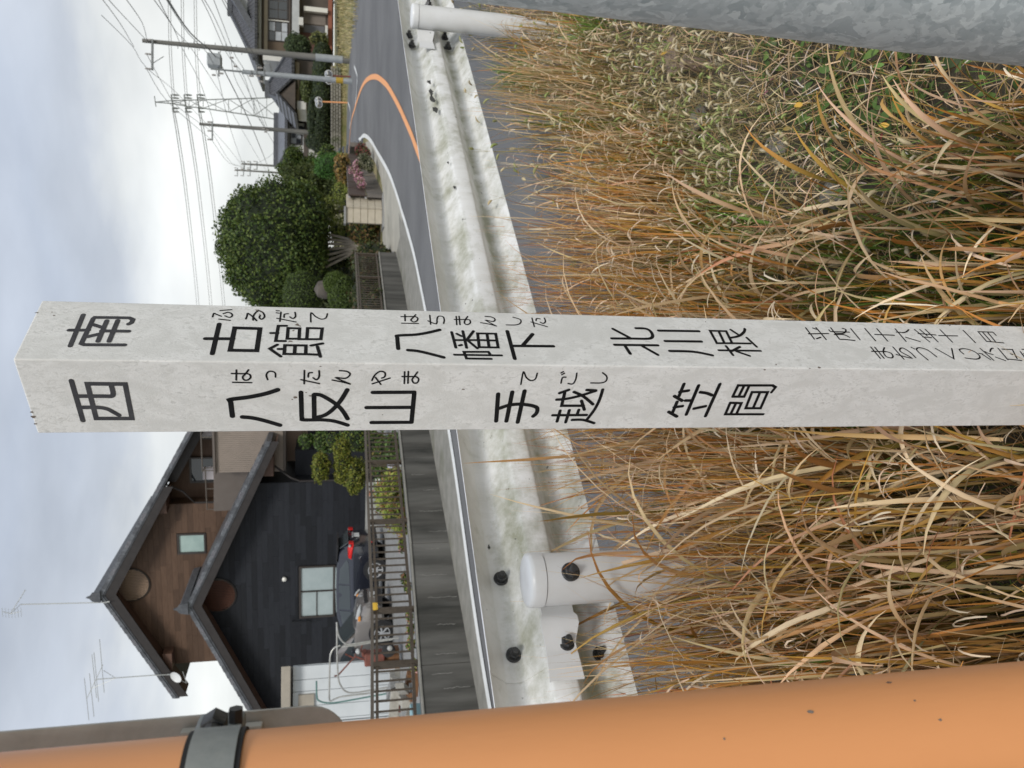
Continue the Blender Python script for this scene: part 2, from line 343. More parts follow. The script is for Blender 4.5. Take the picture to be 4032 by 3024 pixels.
char(A, r2, hw, [[(258,162),(358,154)],['c',(192,218),(203,187),(225,195),(268,212)],['c',(285,190),(325,178),(358,190),(362,210),(338,222),(300,208)],[(248,237),(345,248)]])
char(A, r2, hw+.2, [['c',(482,235),(492,210),(500,187),(545,218),(575,250)],['c',(545,245),(552,200),(590,165),(630,180),(645,215),(620,238),(600,225),(606,205)]])
char(A, r2, hw, [[(748,163),(772,165)],[(748,182),(770,185)],[(788,175),(778,257)],[(753,230),(918,262)],['c',(815,222),(818,195),(850,190)],['c',(910,178),(914,215),(890,232),(865,218)]])
char(A, r2, hw, [['c',(1048,262),(1050,182),(1090,215),(1140,237),(1180,225),(1192,190)]])
char(A, r3, hw, [[(180,272),(325,275)],[(208,197),(210,252)],[(175,215),(262,215)],['c',(302,198),(280,222),(260,245),(285,262),(312,252),(320,230),(300,216),(262,215)]])
char(A, r3, hw, [[(425,203),(432,282)],['c',(410,252),(480,278),(488,235),(502,212),(540,216),(551,245),(545,275)]])
char(A, r3, hw, [[(655,212),(660,286)],[(680,212),(688,286)],[(640,240),(740,240)],['c',(755,214),(735,242),(726,270),(750,285),(777,270),(772,245),(740,240)]])
char(A, r3, hw, [['c',(868,268),(940,280),(1005,297)],['c',(1000,295),(912,247),(975,258),(993,238),(960,218),(908,213)]])
char(A, r3, hw, [['c',(1092,287),(1175,287),(1215,270),(1212,240),(1150,220)]])
char(A, r3, hw, [[(1315,228),(1335,302)],[(1308,262),(1448,303)],['c',(1350,250),(1356,232),(1385,235)],['c',(1423,228),(1432,258),(1412,275),(1388,264)]])
char(B_, r2, hw+.1, [[(368,785),(532,788)],[(400,678),(398,764)],[(358,708),(470,710)],['c',(505,676),(480,710),(455,737),(465,762),(495,765),(522,745),(518,720),(490,708),(470,708)]])
char(B_, r2, hw, [['c',(672,762),(660,722),(680,692),(712,690),(738,705),(740,740)]])
char(B_, r2, hw+.1, [[(992,682),(990,797)],[(963,762),(1122,796)],['c',(1025,738),(1030,705),(1060,700)],['c',(1120,684),(1120,735),(1097,762),(1068,745)]])
char(B_, r2, hw+.1, [['c',(1235,765),(1310,780),(1390,800)],['c',(1385,797),(1268,745),(1350,750),(1390,715),(1362,690),(1298,683)]])
char(B_, r2, hw+.1, [[(1583,798),(1737,748)],['c',(1580,768),(1605,722),(1650,690),(1692,700),(1692,735),(1665,748)],[(1610,742),(1657,802)]])
char(B_, r2, hw+.1, [[(1865,693),(1862,795)],[(1897,690),(1893,793)],[(1843,735),(1940,735)],['c',(1977,695),(1947,735),(1930,762),(1945,790),(1975,787),(1987,757),(1967,737),(1940,735)]])
char(B_, r3, hw+.1, [['c',(1218,802),(1240,695),(1265,742),(1305,770),(1345,755),(1360,706)]])
char(B_, r3, hw+.1, [[(1568,703),(1588,692)],[(1575,718),(1597,706)],['c',(1567,792),(1580,745),(1610,740)],['c',(1630,795),(1670,798),(1695,760),(1705,705)]])
char(B_, r3, hw+.1, [['c',(1828,790),(1920,790),(1962,770),(1965,732),(1930,702)]])
w5 = 2.1
for st in ([[(310,312),(385,410)],[(400,310),(488,415)],[(335,365),(508,362)],[(372,315),(402,325)],[(405,408),(440,395)]],
           [[(513,330),(518,336)],[(528,312),(605,412)],[(525,345),(690,350)],['c',(605,412),(660,415),(737,423)],['c',(560,372),(640,372),(690,395)],['c',(630,318),(660,330),(640,360),(570,360)]],
           [[(703,320),(782,415)],[(825,318),(918,425)]],
           [[(930,320),(1024,428)],[(912,370),(1080,377)]],
           [[(1090,322),(1183,430)],[(1100,350),(1142,352)],['c',(1150,355),(1185,348),(1207,328)],[(1182,395),(1305,432)]],
           [[(1258,327),(1390,435)],[(1305,328),(1368,382)],[(1352,327),(1462,435)],[(1290,362),(1442,375)],[(1330,392),(1405,398)]],
           [[(1482,330),(1588,437)],[(1470,380),(1632,383)]],
           [[(1682,335),(1788,442)]],
           [[(1968,378),(1940,350),(1812,346),(1885,430),(2035,444)],[(1850,350),(1925,432)],[(1893,350),(1965,436)]],
           [[(877,480),(960,578)],[(912,482),(992,578)],[(885,517),(1002,520)],['c',(995,485),(985,522),(1010,562),(1055,575),(1070,560),(1050,532),(1002,518)]],
           [[(1070,480),(1165,585)],['c',(1100,545),(1235,577),(1140,522),(1132,495),(1162,490),(1225,530),(1267,572)]],
           [['c',(1375,592),(1300,530),(1275,500),(1300,485),(1370,505),(1450,565)],[(1230,482),(1238,487)],[(1250,492),(1258,497)]],
           [[(1440,492),(1600,582),(1582,492)]],
           [['c',(1700,575),(1795,585),(1828,565),(1780,520),(1700,495),(1648,503),(1685,540)]],
           [[(1830,492),(1947,595)],[(1820,535),(1850,540)],[(1850,545),(1920,590)],['c',(1872,520),(1900,535),(1940,545)],['c',(1915,520),(1925,495),(1942,490)]],
           [[(1965,568),(2050,598)],[(1985,490),(2070,590)],[(2020,498),(2110,502),(2150,580)],[(2070,585),(2190,597)],[(2095,540),(2110,545)]],
           [[(2180,520),(2240,600)],[(2195,500),(2290,500)],[(2210,540),(2330,550)],[(2250,570),(2330,640)]]):
    char(A, r5, w5, st)
# ================================================================ GUARDRAIL
def m_beam():
    M = bpy.data.materials.new('weathered_white_beam'); M.use_nodes = True; t = M.node_tree; b = t.nodes['Principled BSDF']; b.inputs['Roughness'].default_value = .42
    N_ = t.nodes.new; L_ = t.links.new; co = N_('ShaderNodeTexCoord'); sp_ = N_('ShaderNodeSeparateXYZ'); L_(co.outputs['Object'], sp_.inputs[0])
    def noise(s, d, r, st=None):
        n_ = N_('ShaderNodeTexNoise'); n_.inputs['Scale'].default_value = s; n_.inputs['Detail'].default_value = d; n_.inputs['Roughness'].default_value = r; src = co.outputs['Object']
        if st: m_ = N_('ShaderNodeMapping'); m_.inputs['Scale'].default_value = st; L_(src, m_.inputs[0]); src = m_.outputs[0]
        L_(src, n_.inputs['Vector']); return n_.outputs['Fac']
    def mth(op, a, c):
        q_ = N_('ShaderNodeMath'); q_.operation = op
        for k_, v in enumerate((a, c)):
            if isinstance(v, (int, float)): q_.inputs[k_].default_value = v
            else: L_(v, q_.inputs[k_])
        return q_.outputs[0]
    def rng_(v, a, c): q_ = N_('ShaderNodeMapRange'); L_(v, q_.inputs[0]); q_.inputs[1].default_value = a; q_.inputs[2].default_value = c; return q_.outputs[0]
    # moss and dark specks vary with height, strongest along the lower groove
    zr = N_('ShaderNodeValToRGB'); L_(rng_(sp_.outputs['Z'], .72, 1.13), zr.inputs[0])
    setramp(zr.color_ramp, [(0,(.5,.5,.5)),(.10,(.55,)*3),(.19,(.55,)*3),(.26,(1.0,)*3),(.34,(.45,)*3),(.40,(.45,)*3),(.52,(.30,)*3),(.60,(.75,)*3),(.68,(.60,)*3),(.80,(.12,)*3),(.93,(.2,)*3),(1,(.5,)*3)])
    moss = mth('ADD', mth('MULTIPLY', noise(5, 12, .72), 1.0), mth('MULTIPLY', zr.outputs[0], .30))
    mm = rng_(moss, .59, .84); st = rng_(noise(9, 8, .7, (1,1,.12)), .45, .75)
    mx1 = N_('ShaderNodeMix'); mx1.data_type = 'RGBA'; mx1.inputs[6].default_value = (.80,.805,.80,1); mx1.inputs[7].default_value = (.56,.555,.50,1); L_(mth('MULTIPLY', st, .6), mx1.inputs[0])
    mx2 = N_('ShaderNodeMix'); mx2.data_type = 'RGBA'; mx2.inputs[7].default_value = (.20,.205,.10,1); L_(mx1.outputs[2], mx2.inputs[6]); L_(mth('MULTIPLY', mm, .75), mx2.inputs[0])
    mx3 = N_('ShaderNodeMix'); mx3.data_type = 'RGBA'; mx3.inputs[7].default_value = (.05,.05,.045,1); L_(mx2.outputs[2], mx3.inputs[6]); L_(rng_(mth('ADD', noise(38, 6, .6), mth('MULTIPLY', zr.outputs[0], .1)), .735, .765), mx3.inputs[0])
    L_(mx3.outputs[2], b.inputs['Base Color']); bu = N_('ShaderNodeBump'); bu.inputs['Distance'].default_value = .0012; L_(noise(70, 8, .7), bu.inputs['Height']); L_(bu.outputs[0], b.inputs['Normal']); return M
m_gr = m_beam()
m_grp = mat('white_post_paint', (.74,.75,.76), (.64,.645,.63), 3, .32, .0003, 60, c3=(.34,.35,.25), s3=5, lo3=.63, hi3=.75, detail=8)
m_dk = mat('dark_oxidised_steel', (.035,.037,.04), (.08,.08,.08), 90, .5, .0006, 200, metal=.5)
GP = np.array([-.525, 2.010, 0])
def gp(t, o, z): return (GP[0]+RU[0]*t+RN[0]*o, GP[1]+RU[1]*t+RN[1]*o, z)
gr = empty('guardrail', gp(0,0,0)); tag(gr, 'white moss-stained steel guardrail with wave profile and round posts along the road edge', 'guardrail')
prof = smooth2([(.098,1.112),(.112,1.108),(.170,1.066),(.184,1.052),(.187,1.018),(.175,1.002),(.112,.962),(.098,.948),(.097,.892),(.112,.878),(.175,.840),(.187,.825),(.186,.795),(.173,.780),(.112,.742),(.098,.735)])
def beam(t0, t1, do, name='beam'):
    th = .004; a = [np.array(p) for p in prof]; n = len(a); outl = [(p[0]+do, p[1]) for p in a]+[(p[0]+do+th, p[1]) for p in a[::-1]]
    ts = np.linspace(t0, t1, max(2, int((t1-t0)/.35))); vs = []
    for t in ts:
        for o, z in outl: vs.append(gp(t, o+.0006*math.sin(t*5+z*30), z+HT(gp(t,0,0)[0], gp(t,0,0)[1])*.9+.0008*math.sin(t*4)))
    k = len(outl); fs = [(i*k+j, (i+1)*k+j, (i+1)*k+(j+1)%k, i*k+(j+1)%k) for i in range(len(ts)-1) for j in range(k)]
    fs += [tuple(range(k)), tuple(range((len(ts)-1)*k, len(ts)*k))[::-1]]
    mb = MB(); mb.add(vs, fs); return mb.build(name, m_gr, gr, auto=.7)
p_ = onp(2200, 2632, gp(0,.12,0), RN.tolist()+[0]); tS = (p_[0]-GP[0])*RU[0]+(p_[1]-GP[1])*RU[1]
beam(tS, 3.62, 0); beam(-4.6, tS+.30, .0045); beam(3.32, 11, .0045)
def nut(p, ax, sc=1.0, parent=gr):
    mb = MB(); ax = np.array(ax, float); ax /= np.linalg.norm(ax)
    mb.lathe(p, ax, [(.0215*sc,-.002),(.0215*sc,.0035*sc),(.019*sc,.005*sc)], 20); mb.lathe(p, ax, [(.0165*sc,.004*sc),(.0165*sc,.015*sc),(.0145*sc,.0175*sc)], 6); mb.lathe(p, ax, [(.0088*sc,.015*sc),(.0088*sc,.031*sc),(.0075*sc,.033*sc)], 12)
    mb.build('bolt', m_dk, parent, auto=.5)
bk = (-RN[0], -RN[1], 0)
for t in (0, 3.906, 7.81, -3.906):
    zt = 1.005+(HT(*gp(t,0,0)[:2])*.9 if t < 5 else 0)+(.06 if 3 < t < 5 else 0)
    mb = MB(); mb.lathe(gp(t,0,-.4), (0,0,1), [(.0695,0),(.0695,zt+.4-.045)], 40); mb.build('post', m_grp, gr, auto=.6)
    mb = MB(); mb.lathe(gp(t,0,zt-.043), (0,0,1), [(.0685,0),(.0722,.0005),(.0725,.028),(.0700,.038),(.062,.0425),(.03,.045),(.0005,.0455)], 40); mb.build('post_cap', m_grp, gr, auto=.9)
    # strap bracket from the post to the beam
    mb = MB(); pts = [(.0,.0),(-.03,.064),(-.07,.060),(-.085,.050),(-.105,.050),(-.125,.068),(-.145,.086),(-.165,.0905),(-.24,.0915)]; hz_ = [.045,.045,.044,.050,.052,.047,.041,.042,.046]
    P3 = [gp(t+a, b, .92) for a, b in pts]; vs = []
    for (a, b), hq in zip(pts, hz_):
        for oo in (0, .005): 
            for z in (.917-hq, .917+hq): vs.append(gp(t+a, b-oo, z+(.06 if 3 < t < 5 else 0)+.002*math.sin(a*40)))
    k = 4; fs = []
    for i in range(len(pts)-1):
        for j, j2 in ((0,1),(1,3),(3,2),(2,0)): fs.append((i*k+j, i*k+j2, (i+1)*k+j2, (i+1)*k+j))
    fs += [(0,2,3,1), tuple((len(pts)-1)*k+q for q in (0,1,3,2))]
    mb.add(vs, fs); mb.build('strap_bracket', m_grp, gr, auto=.8)
nrm = np.array([RN[0], RN[1], 0])
for X, Y, o, s in ((1972,2279,.184,1),(2022,2580,.184,1),(2363,2576,.184,1),(1610,145,.178,1.2),(1621,183,.178,1.2),(1750,152,.172,1.2),(1763,190,.172,1.2)):
    nut(onp(X, Y, gp(0,o,0), nrm)-nrm*.001, bk, s*1.0)
nut(onp(2230,2532,gp(0,.0865,0),nrm), bk, 1.05); nut(onp(1692,152,gp(0,.0865,0),nrm), bk, 1.2)
v_ = ray(2228,2205); hz = np.array([math.sin(-.62), -math.cos(-.62), 0])   # bolt through the post
az = math.radians(-62); d_ = np.array([math.cos(az), math.sin(az), 0]); nut((GP[0]+d_[0]*.068, GP[1]+d_[1]*.068, .897), d_, 1.15)
p2 = gp(3.906,0,0); nut((p2[0]+.97*.068, p2[1]-.24*.068, .96), (.97,-.24,0), 1.15)
# ================================================================ ORANGE MIRROR POLE
m_or = mat('orange_pole_paint', (.80,.36,.15), (.75,.33,.135), 6, .42, .0004, 45, c3=(.70,.32,.14), s3=2, lo3=.55, hi3=.8, stretch=(1,1,.3))
m_gv = mat('dull_galvanised_plate', (.50,.485,.44), (.38,.365,.325), 26, .6, .0005, 90, dist=.5, c3=(.26,.22,.17), s3=10, lo3=.66, hi3=.8)
m_band = mat('grey_painted_band', (.20,.22,.215), (.27,.285,.275), 40, .55, .0004, 90)
m_rub = mat('black_rubber', (.015,.015,.015), rough=.8)
oc = dep(2016, 3066, .52); OX, OY = oc[0], oc[1]; OR = .0446
op = empty('mirror_pole', (OX, OY, 0)); tag(op, 'orange painted steel pole close to the camera, with a grey clamp band', 'pole')
mb = MB(); mb.lathe((OX,OY,-.3), (0,0,1), [(OR,0),(OR,4.3)], 72); mb.build('pole_tube', m_or, op, auto=.6)
za = aty(700, 2990, OY-OR)[2]; zb = aty(905, 2990, OY-OR)[2]
mb = MB(); mb.lathe((OX,OY,zb), (0,0,1), [(OR+.0005,0),(OR+.0035,.0002),(OR+.0038,za-zb-.0003),(OR+.0005,za-zb)], 72); mb.build('clamp_band', m_band, op, auto=.6)
mb = MB(); mb.lathe((OX,OY,zb-.003), (0,0,1), [(OR+.0002,0),(OR+.0024,.0),(OR+.0024,za-zb+.006),(OR+.0002,za-zb+.006)], 72); mb.build('rubber_liner', m_rub, op, auto=.6)
# hardware between pole and board
BY = OY+.095
def bp(X, Y, y=BY): return aty(X, Y, y)
mb = MB(); a = bp(708, 2905, BY-.012); b = bp(1032, 2858, BY-.012); mb.box((a[0]-.03, BY-.012, b[2]), (b[0], BY-.003, a[2])); mb.build('mounting_rail', m_gv, op, bevel=.001)
mb = MB(); a = bp(762, 2900, OY+.05); b = bp(955, 2850, OY+.05); mb.box((OX+.02, OY+.03, b[2]), (b[0], OY+.075, a[2])); mb.build('clamp_lug', m_band, op, bevel=.003)
pb = bp(840, 2868, OY+.03); mb = MB(); mb.lathe((pb[0], OY+.032, pb[2]), (0,-1,0), [(.0088,-.01),(.0088,.004),(.0078,.006)], 6); mb.lathe((pb[0], OY+.032, pb[2]), (0,-1,0), [(.006,.004),(.006,.016)], 12); mb.build('bolt', m_dk, op, auto=.5)
pb = bp(925, 2846, OY+.05); mb = MB(); mb.lathe((pb[0]+.003, OY+.055, pb[2]), (1,0,0), [(.005,-.01),(.005,.005)], 6); mb.build('bolt', m_dk, op, auto=.5)
# board seen from behind, rounded lower corner
xr = bp(1150, 2788)[0]; zl = bp(1372, 2850)[2]; rr = .030; pts = [(xr, BY, 2.9)]
for k in range(10): a = math.radians(0-90*k/9); pts.append((xr-rr+rr*math.cos(a), BY, zl+rr+rr*math.sin(a)))
xl = xr-.19
for k in range(10): a = math.radians(-90-90*k/9); pts.append((xl+rr+rr*math.cos(a), BY, zl+rr+rr*math.sin(a)))
pts.append((xl, BY, 2.9))
mb = MB(); mb.prism(pts, (0, .0025, 0)); mb.build('sign_board', m_gv, op)
# ================================================================ GALVANISED LAMP POLE (right)
def m_spangle():
    M = bpy.data.materials.new('spangled_zinc'); M.use_nodes = True; t = M.node_tree; b = t.nodes['Principled BSDF']
    co = t.nodes.new('ShaderNodeTexCoord'); nz = t.nodes.new('ShaderNodeTexNoise'); nz.inputs['Scale'].default_value = 30; nz.inputs['Detail'].default_value = 4
    mp_ = t.nodes.new('ShaderNodeMapping'); mp_.inputs['Scale'].default_value = (1,1,.75); t.links.new(co.outputs['Object'], mp_.inputs[0])
    t.links.new(mp_.outputs[0], nz.inputs['Vector'])
    ad = t.nodes.new('ShaderNodeMix'); ad.data_type = 'RGBA'; ad.blend_type = 'LINEAR_LIGHT'; ad.inputs[0].default_value = .03; t.links.new(mp_.outputs[0], ad.inputs[6]); t.links.new(nz.outputs['Color'], ad.inputs[7])
    vo = t.nodes.new('ShaderNodeTexVoronoi'); vo.inputs['Scale'].default_value = 88; t.links.new(ad.outputs[2], vo.inputs['Vector'])
    vo2 = t.nodes.new('ShaderNodeTexVoronoi'); vo2.inputs['Scale'].default_value = 130; t.links.new(ad.outputs[2], vo2.inputs['Vector'])
    s = t.nodes.new('ShaderNodeSeparateColor'); t.links.new(vo.outputs['Color'], s.inputs[0]); s2 = t.nodes.new('ShaderNodeSeparateColor'); t.links.new(vo2.outputs['Color'], s2.inputs[0])
    mx_ = t.nodes.new('ShaderNodeMath'); mx_.operation = 'MULTIPLY_ADD'; t.links.new(s.outputs[0], mx_.inputs[0]); mx_.inputs[1].default_value = .65
    m2 = t.nodes.new('ShaderNodeMath'); m2.operation = 'MULTIPLY'; t.links.new(s2.outputs[1], m2.inputs[0]); m2.inputs[1].default_value = .35; t.links.new(m2.outputs[0], mx_.inputs[2])
    r = t.nodes.new('ShaderNodeValToRGB'); setramp(r.color_ramp, [(0,(.31,.36,.38)),(.45,(.41,.46,.48)),(1,(.60,.655,.67))]); t.links.new(mx_.outputs[0], r.inputs[0]); t.links.new(r.outputs[0], b.inputs['Base Color'])
    b.inputs['Metallic'].default_value = .15; b.inputs['Roughness'].default_value = .5; return M
v_ = ray(4032, 262); _q = math.atan2(v_[0], v_[1])+math.asin(.0762/.9); LPX, LPY = .9*math.sin(_q), .9*math.cos(_q)
mb = MB(); mb.lathe((LPX,LPY,-.2), (0,0,1), [(.0762,0),(.0762,4)], 72); o = mb.build('lamp_pole', m_spangle(), None, loc=(LPX,LPY,-.2), auto=.6)
tag(o, 'thick grey galvanised steel pole with zinc spangle pattern rising from the weeds', 'pole')

# ---------------------------------------------------------------- flaked paint, chips and scuffs with a shape of their own
m_chip = mat('bare_chip', (.13,.10,.08), (.25,.22,.19), 200, .8); m_flake = mat('flaked_paint_patch', (.035,.037,.036), (.08,.08,.075), 120, .7)
def jag(n, r_, el=1.0):
    return [((math.cos(a)*el)*r_*rng.uniform(.45, 1.25), math.sin(a)*r_*rng.uniform(.45, 1.25)) for a in (i*math.tau/n for i in range(n))]
for face, X, Y, r_ in ((A,1012,1222,.0028),(A,1030,1230,.0018),(A,1022,1238,.0014),(A,1170,1279,.0036),(A,1180,1284,.0022),(A,1145,1345,.0030),(A,1155,1303,.0018),(B_,1162,1563,.0030),(B_,1150,1572,.0014),(B_,1222,1558,.0020),(B_,1205,1545,.0012),(B_,1262,1442,.0016),(B_,3010,1455,.0022),(A,3055,1436,.0018),(A,3225,1448,.0028),(A,3188,1451,.0018),(B_,1825,1532,.0022),(A,3740,1282,.0022),(A,3776,1296,.0014),(A,2778,1268,.0014),(A,2066,1400,.0010),(A,2420,1407,.0009),(B_,1506,1632,.0009),(B_,3236,1650,.0010),(B_,130,1640,.0032),(B_,126,1622,.0022),(B_,140,1668,.0022),(A,145,1232,.0022),(A,212,1243,.0014),(A,205,1230,.0010),(B_,3238,1575,.0008),(A,3840,1150+340,.0008)):
    w_, z_ = face_uv(X, Y, face); mb = MB(); pts = jag(9, r_, .7); mb.add([face_pt(w_+a, z_+b, face, .00045) for a, b in pts], [tuple(range(9))])
    for k, f_ in enumerate(mb.f):
        p0, p1, p2_ = [np.array(mb.v[i]) for i in f_[:3]]; o, d = face
        if np.cross(p1-p0, p2_-p0)@np.array([d[1], -d[0], 0]) < 0: mb.f[k] = f_[::-1]
    mb.build('paint_chip', m_chip, sp)
for X, Y, rx, rz_, o_ in ((2108,2093,.020,.012,.0985),(2112,2108,.014,.010,.0985),(2102,2120,.014,.004,.0985),(2110,2150,.018,.002,.0985),(1925,2155,.010,.004,.172),(1690,325,.035,.012,.10),(1698,365,.05,.014,.10),(1702,392,.06,.016,.10),(1712,432,.05,.018,.10),(1660,548,.02,.010,.172),(2100,2120,.012,.003,.0985),(1790,740,.02,.008,.10),(1764,642,.015,.006,.10)):
    p = onp(X, Y, gp(0,o_,0), nrm); q0 = rng.random() if False else 0; pts = jag(11, 1.0); mb = MB()
    mb.add([p+np.array([RU[0]*a*rx, RU[1]*a*rx, b*rz_])-nrm*.0022 for a, b in pts], [tuple(range(11))]); mb.build('paint_chip', m_flake, gr)
for X, Y, rx, rz_ in ((1955,2775,.0022,.0014),(3190,2805,.0030,.0012),(3600,2760,.0016,.0010),(2850,2910,.0016,.0008),(3500,2690,.0030,.0007),(3700,2835,.002,.001)):
    v = ray(X, Y); d2 = v[:2]@v[:2]; c_ = np.array([OX, OY]); bq = v[:2]@c_; disc = bq*bq-d2*(c_@c_-OR*OR)
    if disc > 0:
        tt = (bq-math.sqrt(disc))/d2; p = EYE+v*tt; nn = np.array([p[0]-OX, p[1]-OY, 0])/OR; sd_ = np.array([-nn[1], nn[0], 0]); mb = MB(); mb.add([p+sd_*a*rx*.6+np.array([0,0,b*rx])*.8+nn*.0006 for a, b in jag(9, 1.0, .8)], [tuple(range(9))]); mb.build('scuff', m_chip, op)
# ================================================================ GRASS
def mat_attr(name, rough=.6, trans=.14, spec=.3, mult=1.0):
    M = bpy.data.materials.new(name); M.use_nodes = True; t = M.node_tree; b = t.nodes['Principled BSDF']; o = t.nodes['Material Output']
    a = t.nodes.new('ShaderNodeAttribute'); a.attribute_name = 'tint'
    b.inputs['Roughness'].default_value = rough; b.inputs['Specular IOR Level'].default_value = spec
    t.links.new(a.outputs['Color'], b.inputs['Base Color'])
    tr = t.nodes.new('ShaderNodeBsdfTranslucent'); t.links.new(a.outputs['Color'], tr.inputs[0])
    ms = t.nodes.new('ShaderNodeMixShader'); ms.inputs[0].default_value = trans
    t.links.new(b.outputs[0], ms.inputs[1]); t.links.new(tr.outputs[0], ms.inputs[2]); t.links.new(ms.outputs[0], o.inputs['Surface']); return M
m_blade = mat_attr('grass_blade'); m_leaf = mat_attr('leaf', .5, .2); m_seed = mat_attr('seed_head', .9, .15)
def mesh_np(name, V, Fq, C, mt, label=None, cat=None, kind='stuff', parent=None, loc=None):
    me = bpy.data.meshes.new(name); n = len(V); me.vertices.add(n); me.vertices.foreach_set('co', V.astype(np.float32).ravel())
    k = Fq.shape[1]; m = len(Fq); me.loops.add(m*k); me.loops.foreach_set('vertex_index', Fq.astype(np.int32).ravel())
    me.polygons.add(m); me.polygons.foreach_set('loop_start', np.arange(0, m*k, k, dtype=np.int32)); me.polygons.foreach_set('loop_total', np.full(m, k, dtype=np.int32))
    me.update(calc_edges=True)
    if C is not None:
        a = me.attributes.new('tint', 'FLOAT_COLOR', 'POINT'); cc = np.ones((n, 4), np.float32); cc[:, :3] = C; a.data.foreach_set('color', cc.ravel())
    me.materials.append(mt); o = bpy.data.objects.new(name, me); COL.objects.link(o)
    if parent is not None: o.parent = parent
    if loc is not None: o.location = loc
    tag(o, label, cat, None, kind); return o
def blades(px, py, pz, az, tilt, curl, ln, w, cA, cB, S=8, twist=0.0, wob=.0, ftip=1.0, droop=1.0):
    """ribbon blades: azimuth, start lean, total bend, length, width; colour runs from cA (base) to cB (tip)"""
    n = len(px); P = np.stack([px, py, pz], 1); V = np.zeros((n, S+1, 3, 3)); C = np.zeros((n, S+1, 3, 3)); az = az.copy()
    th = tilt.copy(); ds = ln/S; fold = rng.uniform(.08, .30, n)[:, None]
    for i in range(S+1):
        f = i/S; wd = w*np.minimum(1, .55+f*2.2)*np.clip((1-f)*3.0*ftip, 0.04, 1)**.8
        d = np.stack([np.sin(th)*np.cos(az), np.sin(th)*np.sin(az), np.cos(th)], 1)
        s = np.stack([-np.sin(az), np.cos(az), 0*az], 1); u = np.cross(d, s); tt = (np.zeros(n)+twist*f)[:, None]
        sd_ = s*np.cos(tt)+u*np.sin(tt); nd_ = np.cross(sd_, d)
        V[:, i, 0] = P+sd_*wd[:, None]/2; V[:, i, 1] = P+nd_*wd[:, None]*fold; V[:, i, 2] = P-sd_*wd[:, None]/2
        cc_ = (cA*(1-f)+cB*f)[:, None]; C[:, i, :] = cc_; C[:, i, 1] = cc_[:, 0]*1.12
        P = P+d*ds[:, None]; th = th+curl/S*(.35+1.3*f*droop); az = az+wob*rng.normal(0, 1, n)/S
    V = V.reshape(-1, 3); C = C.reshape(-1, 3)
    V[:, 2] = np.maximum(V[:, 2], -.02)
    b = ((np.arange(n)*(S+1)*3)[:, None]+(np.arange(S)*3)[None]).ravel()
    F1 = np.stack([b, b+1, b+4, b+3], 1); return V, np.concatenate([F1, F1+1]), C
def cat_parts(L_):
    o = 0; Vs, Fs, Cs = [], [], []
    for V, F_, C in L_: Vs.append(V); Fs.append(F_+o); Cs.append(C); o += len(V)
    return np.concatenate(Vs), np.concatenate(Fs), np.concatenate(Cs)
def pick(pal, n, jit=.18):
    pal = np.array(pal); c = pal[rng.integers(0, len(pal), n)]; return c*(1+rng.normal(0, jit, n))[:, None].clip(.45, 1.6)
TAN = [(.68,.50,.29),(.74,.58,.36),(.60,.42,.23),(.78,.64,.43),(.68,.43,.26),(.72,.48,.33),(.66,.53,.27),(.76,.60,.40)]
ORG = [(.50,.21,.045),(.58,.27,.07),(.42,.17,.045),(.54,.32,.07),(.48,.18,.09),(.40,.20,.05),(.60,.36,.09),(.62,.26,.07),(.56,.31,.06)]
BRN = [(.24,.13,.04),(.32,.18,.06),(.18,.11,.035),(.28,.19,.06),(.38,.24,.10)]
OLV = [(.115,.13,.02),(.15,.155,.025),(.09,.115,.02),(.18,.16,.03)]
GRN = [(.10,.20,.03),(.13,.25,.04),(.08,.15,.03),(.17,.28,.06)]
def ts(t, s):     # along / across the guardrail -> x, y
    return -.525+RU[0]*t+RN[0]*s, 2.01+RU[1]*t+RN[1]*s
def hgt(t, s):    # height of the stand: tall beside the near post, dying down to the right and towards the path
    near = np.interp(t, [-3, .3, 1.2, 2.0, 3.0, 4.0, 6, 10], [.98, .96, .91, .86, .82, .80, .80, .7])
    fall = np.interp(t, [.4, 1.3, 2.2, 3.2], [1.5, .55, .40, .34])      # how far (m) it reaches before it has died down
    return near*np.clip(1.12+(s-.1)/fall*.80, .16, 1)
def keep_path(x, y):
    return ~((x**2+y**2 < .45))
def inside(x, y):  # left of the bare, low ground near the grey pole
    return (y > .62*x+.75-.6*(x < 0)) 
# clump centres make the stand uneven
def clumps(nc, tr, sr):
    return rng.uniform(*tr, nc), rng.uniform(*sr, nc)
def scatter(n, tr, sr, nc, spread):
    ct, cs = clumps(nc, tr, sr); k = rng.integers(0, nc, n); return ct[k]+rng.normal(0, spread, n), cs[k]+rng.normal(0, spread, n), k
parts = []
def dens_ok(t, s, x, y, wild=.0):
    # tall stand region: everything within 1.2 m of the rail, narrowing to the right
    lim = np.interp(t, [-3, .05, .7, 1.3, 2.6, 4.2, 10], [-2.2, -1.7, -.72, -.36, -.26, -.25, -.25])
    return (s > lim+rng.normal(0, .08, len(t))) & (s < .16) & (x**2+y**2 > .42)
def stand(n, tr, sr, nc, spread, fn):
    t, s, k = scatter(n, tr, sr, nc, spread); x, y = ts(t, s); ok = dens_ok(t, s, x, y)
    t, s, x, y, k = t[ok], s[ok], x[ok], y[ok], k[ok]; return fn(t, s, x, y, k)
def upright(t, s, x, y, k):
    n = len(t); h = hgt(t, s)*rng.uniform(.62, 1.04, n)
    A_ = pick(OLV+BRN, n); B1 = pick(ORG+ORG+TAN, n); far = (t > 2.2)[:, None]; B1 = np.where(far & (rng.random((n,1)) < .6), pick(TAN+OLV+[(.50,.42,.20)], n), B1)
    return blades(x, y, np.full(n, -.02), rng.uniform(0, 6.28, n), np.abs(rng.normal(.06, .10, n)), rng.normal(.22, .25, n), h, rng.uniform(.0032, .0085, n), A_, B1, 6, rng.normal(0, .8, n), .25)
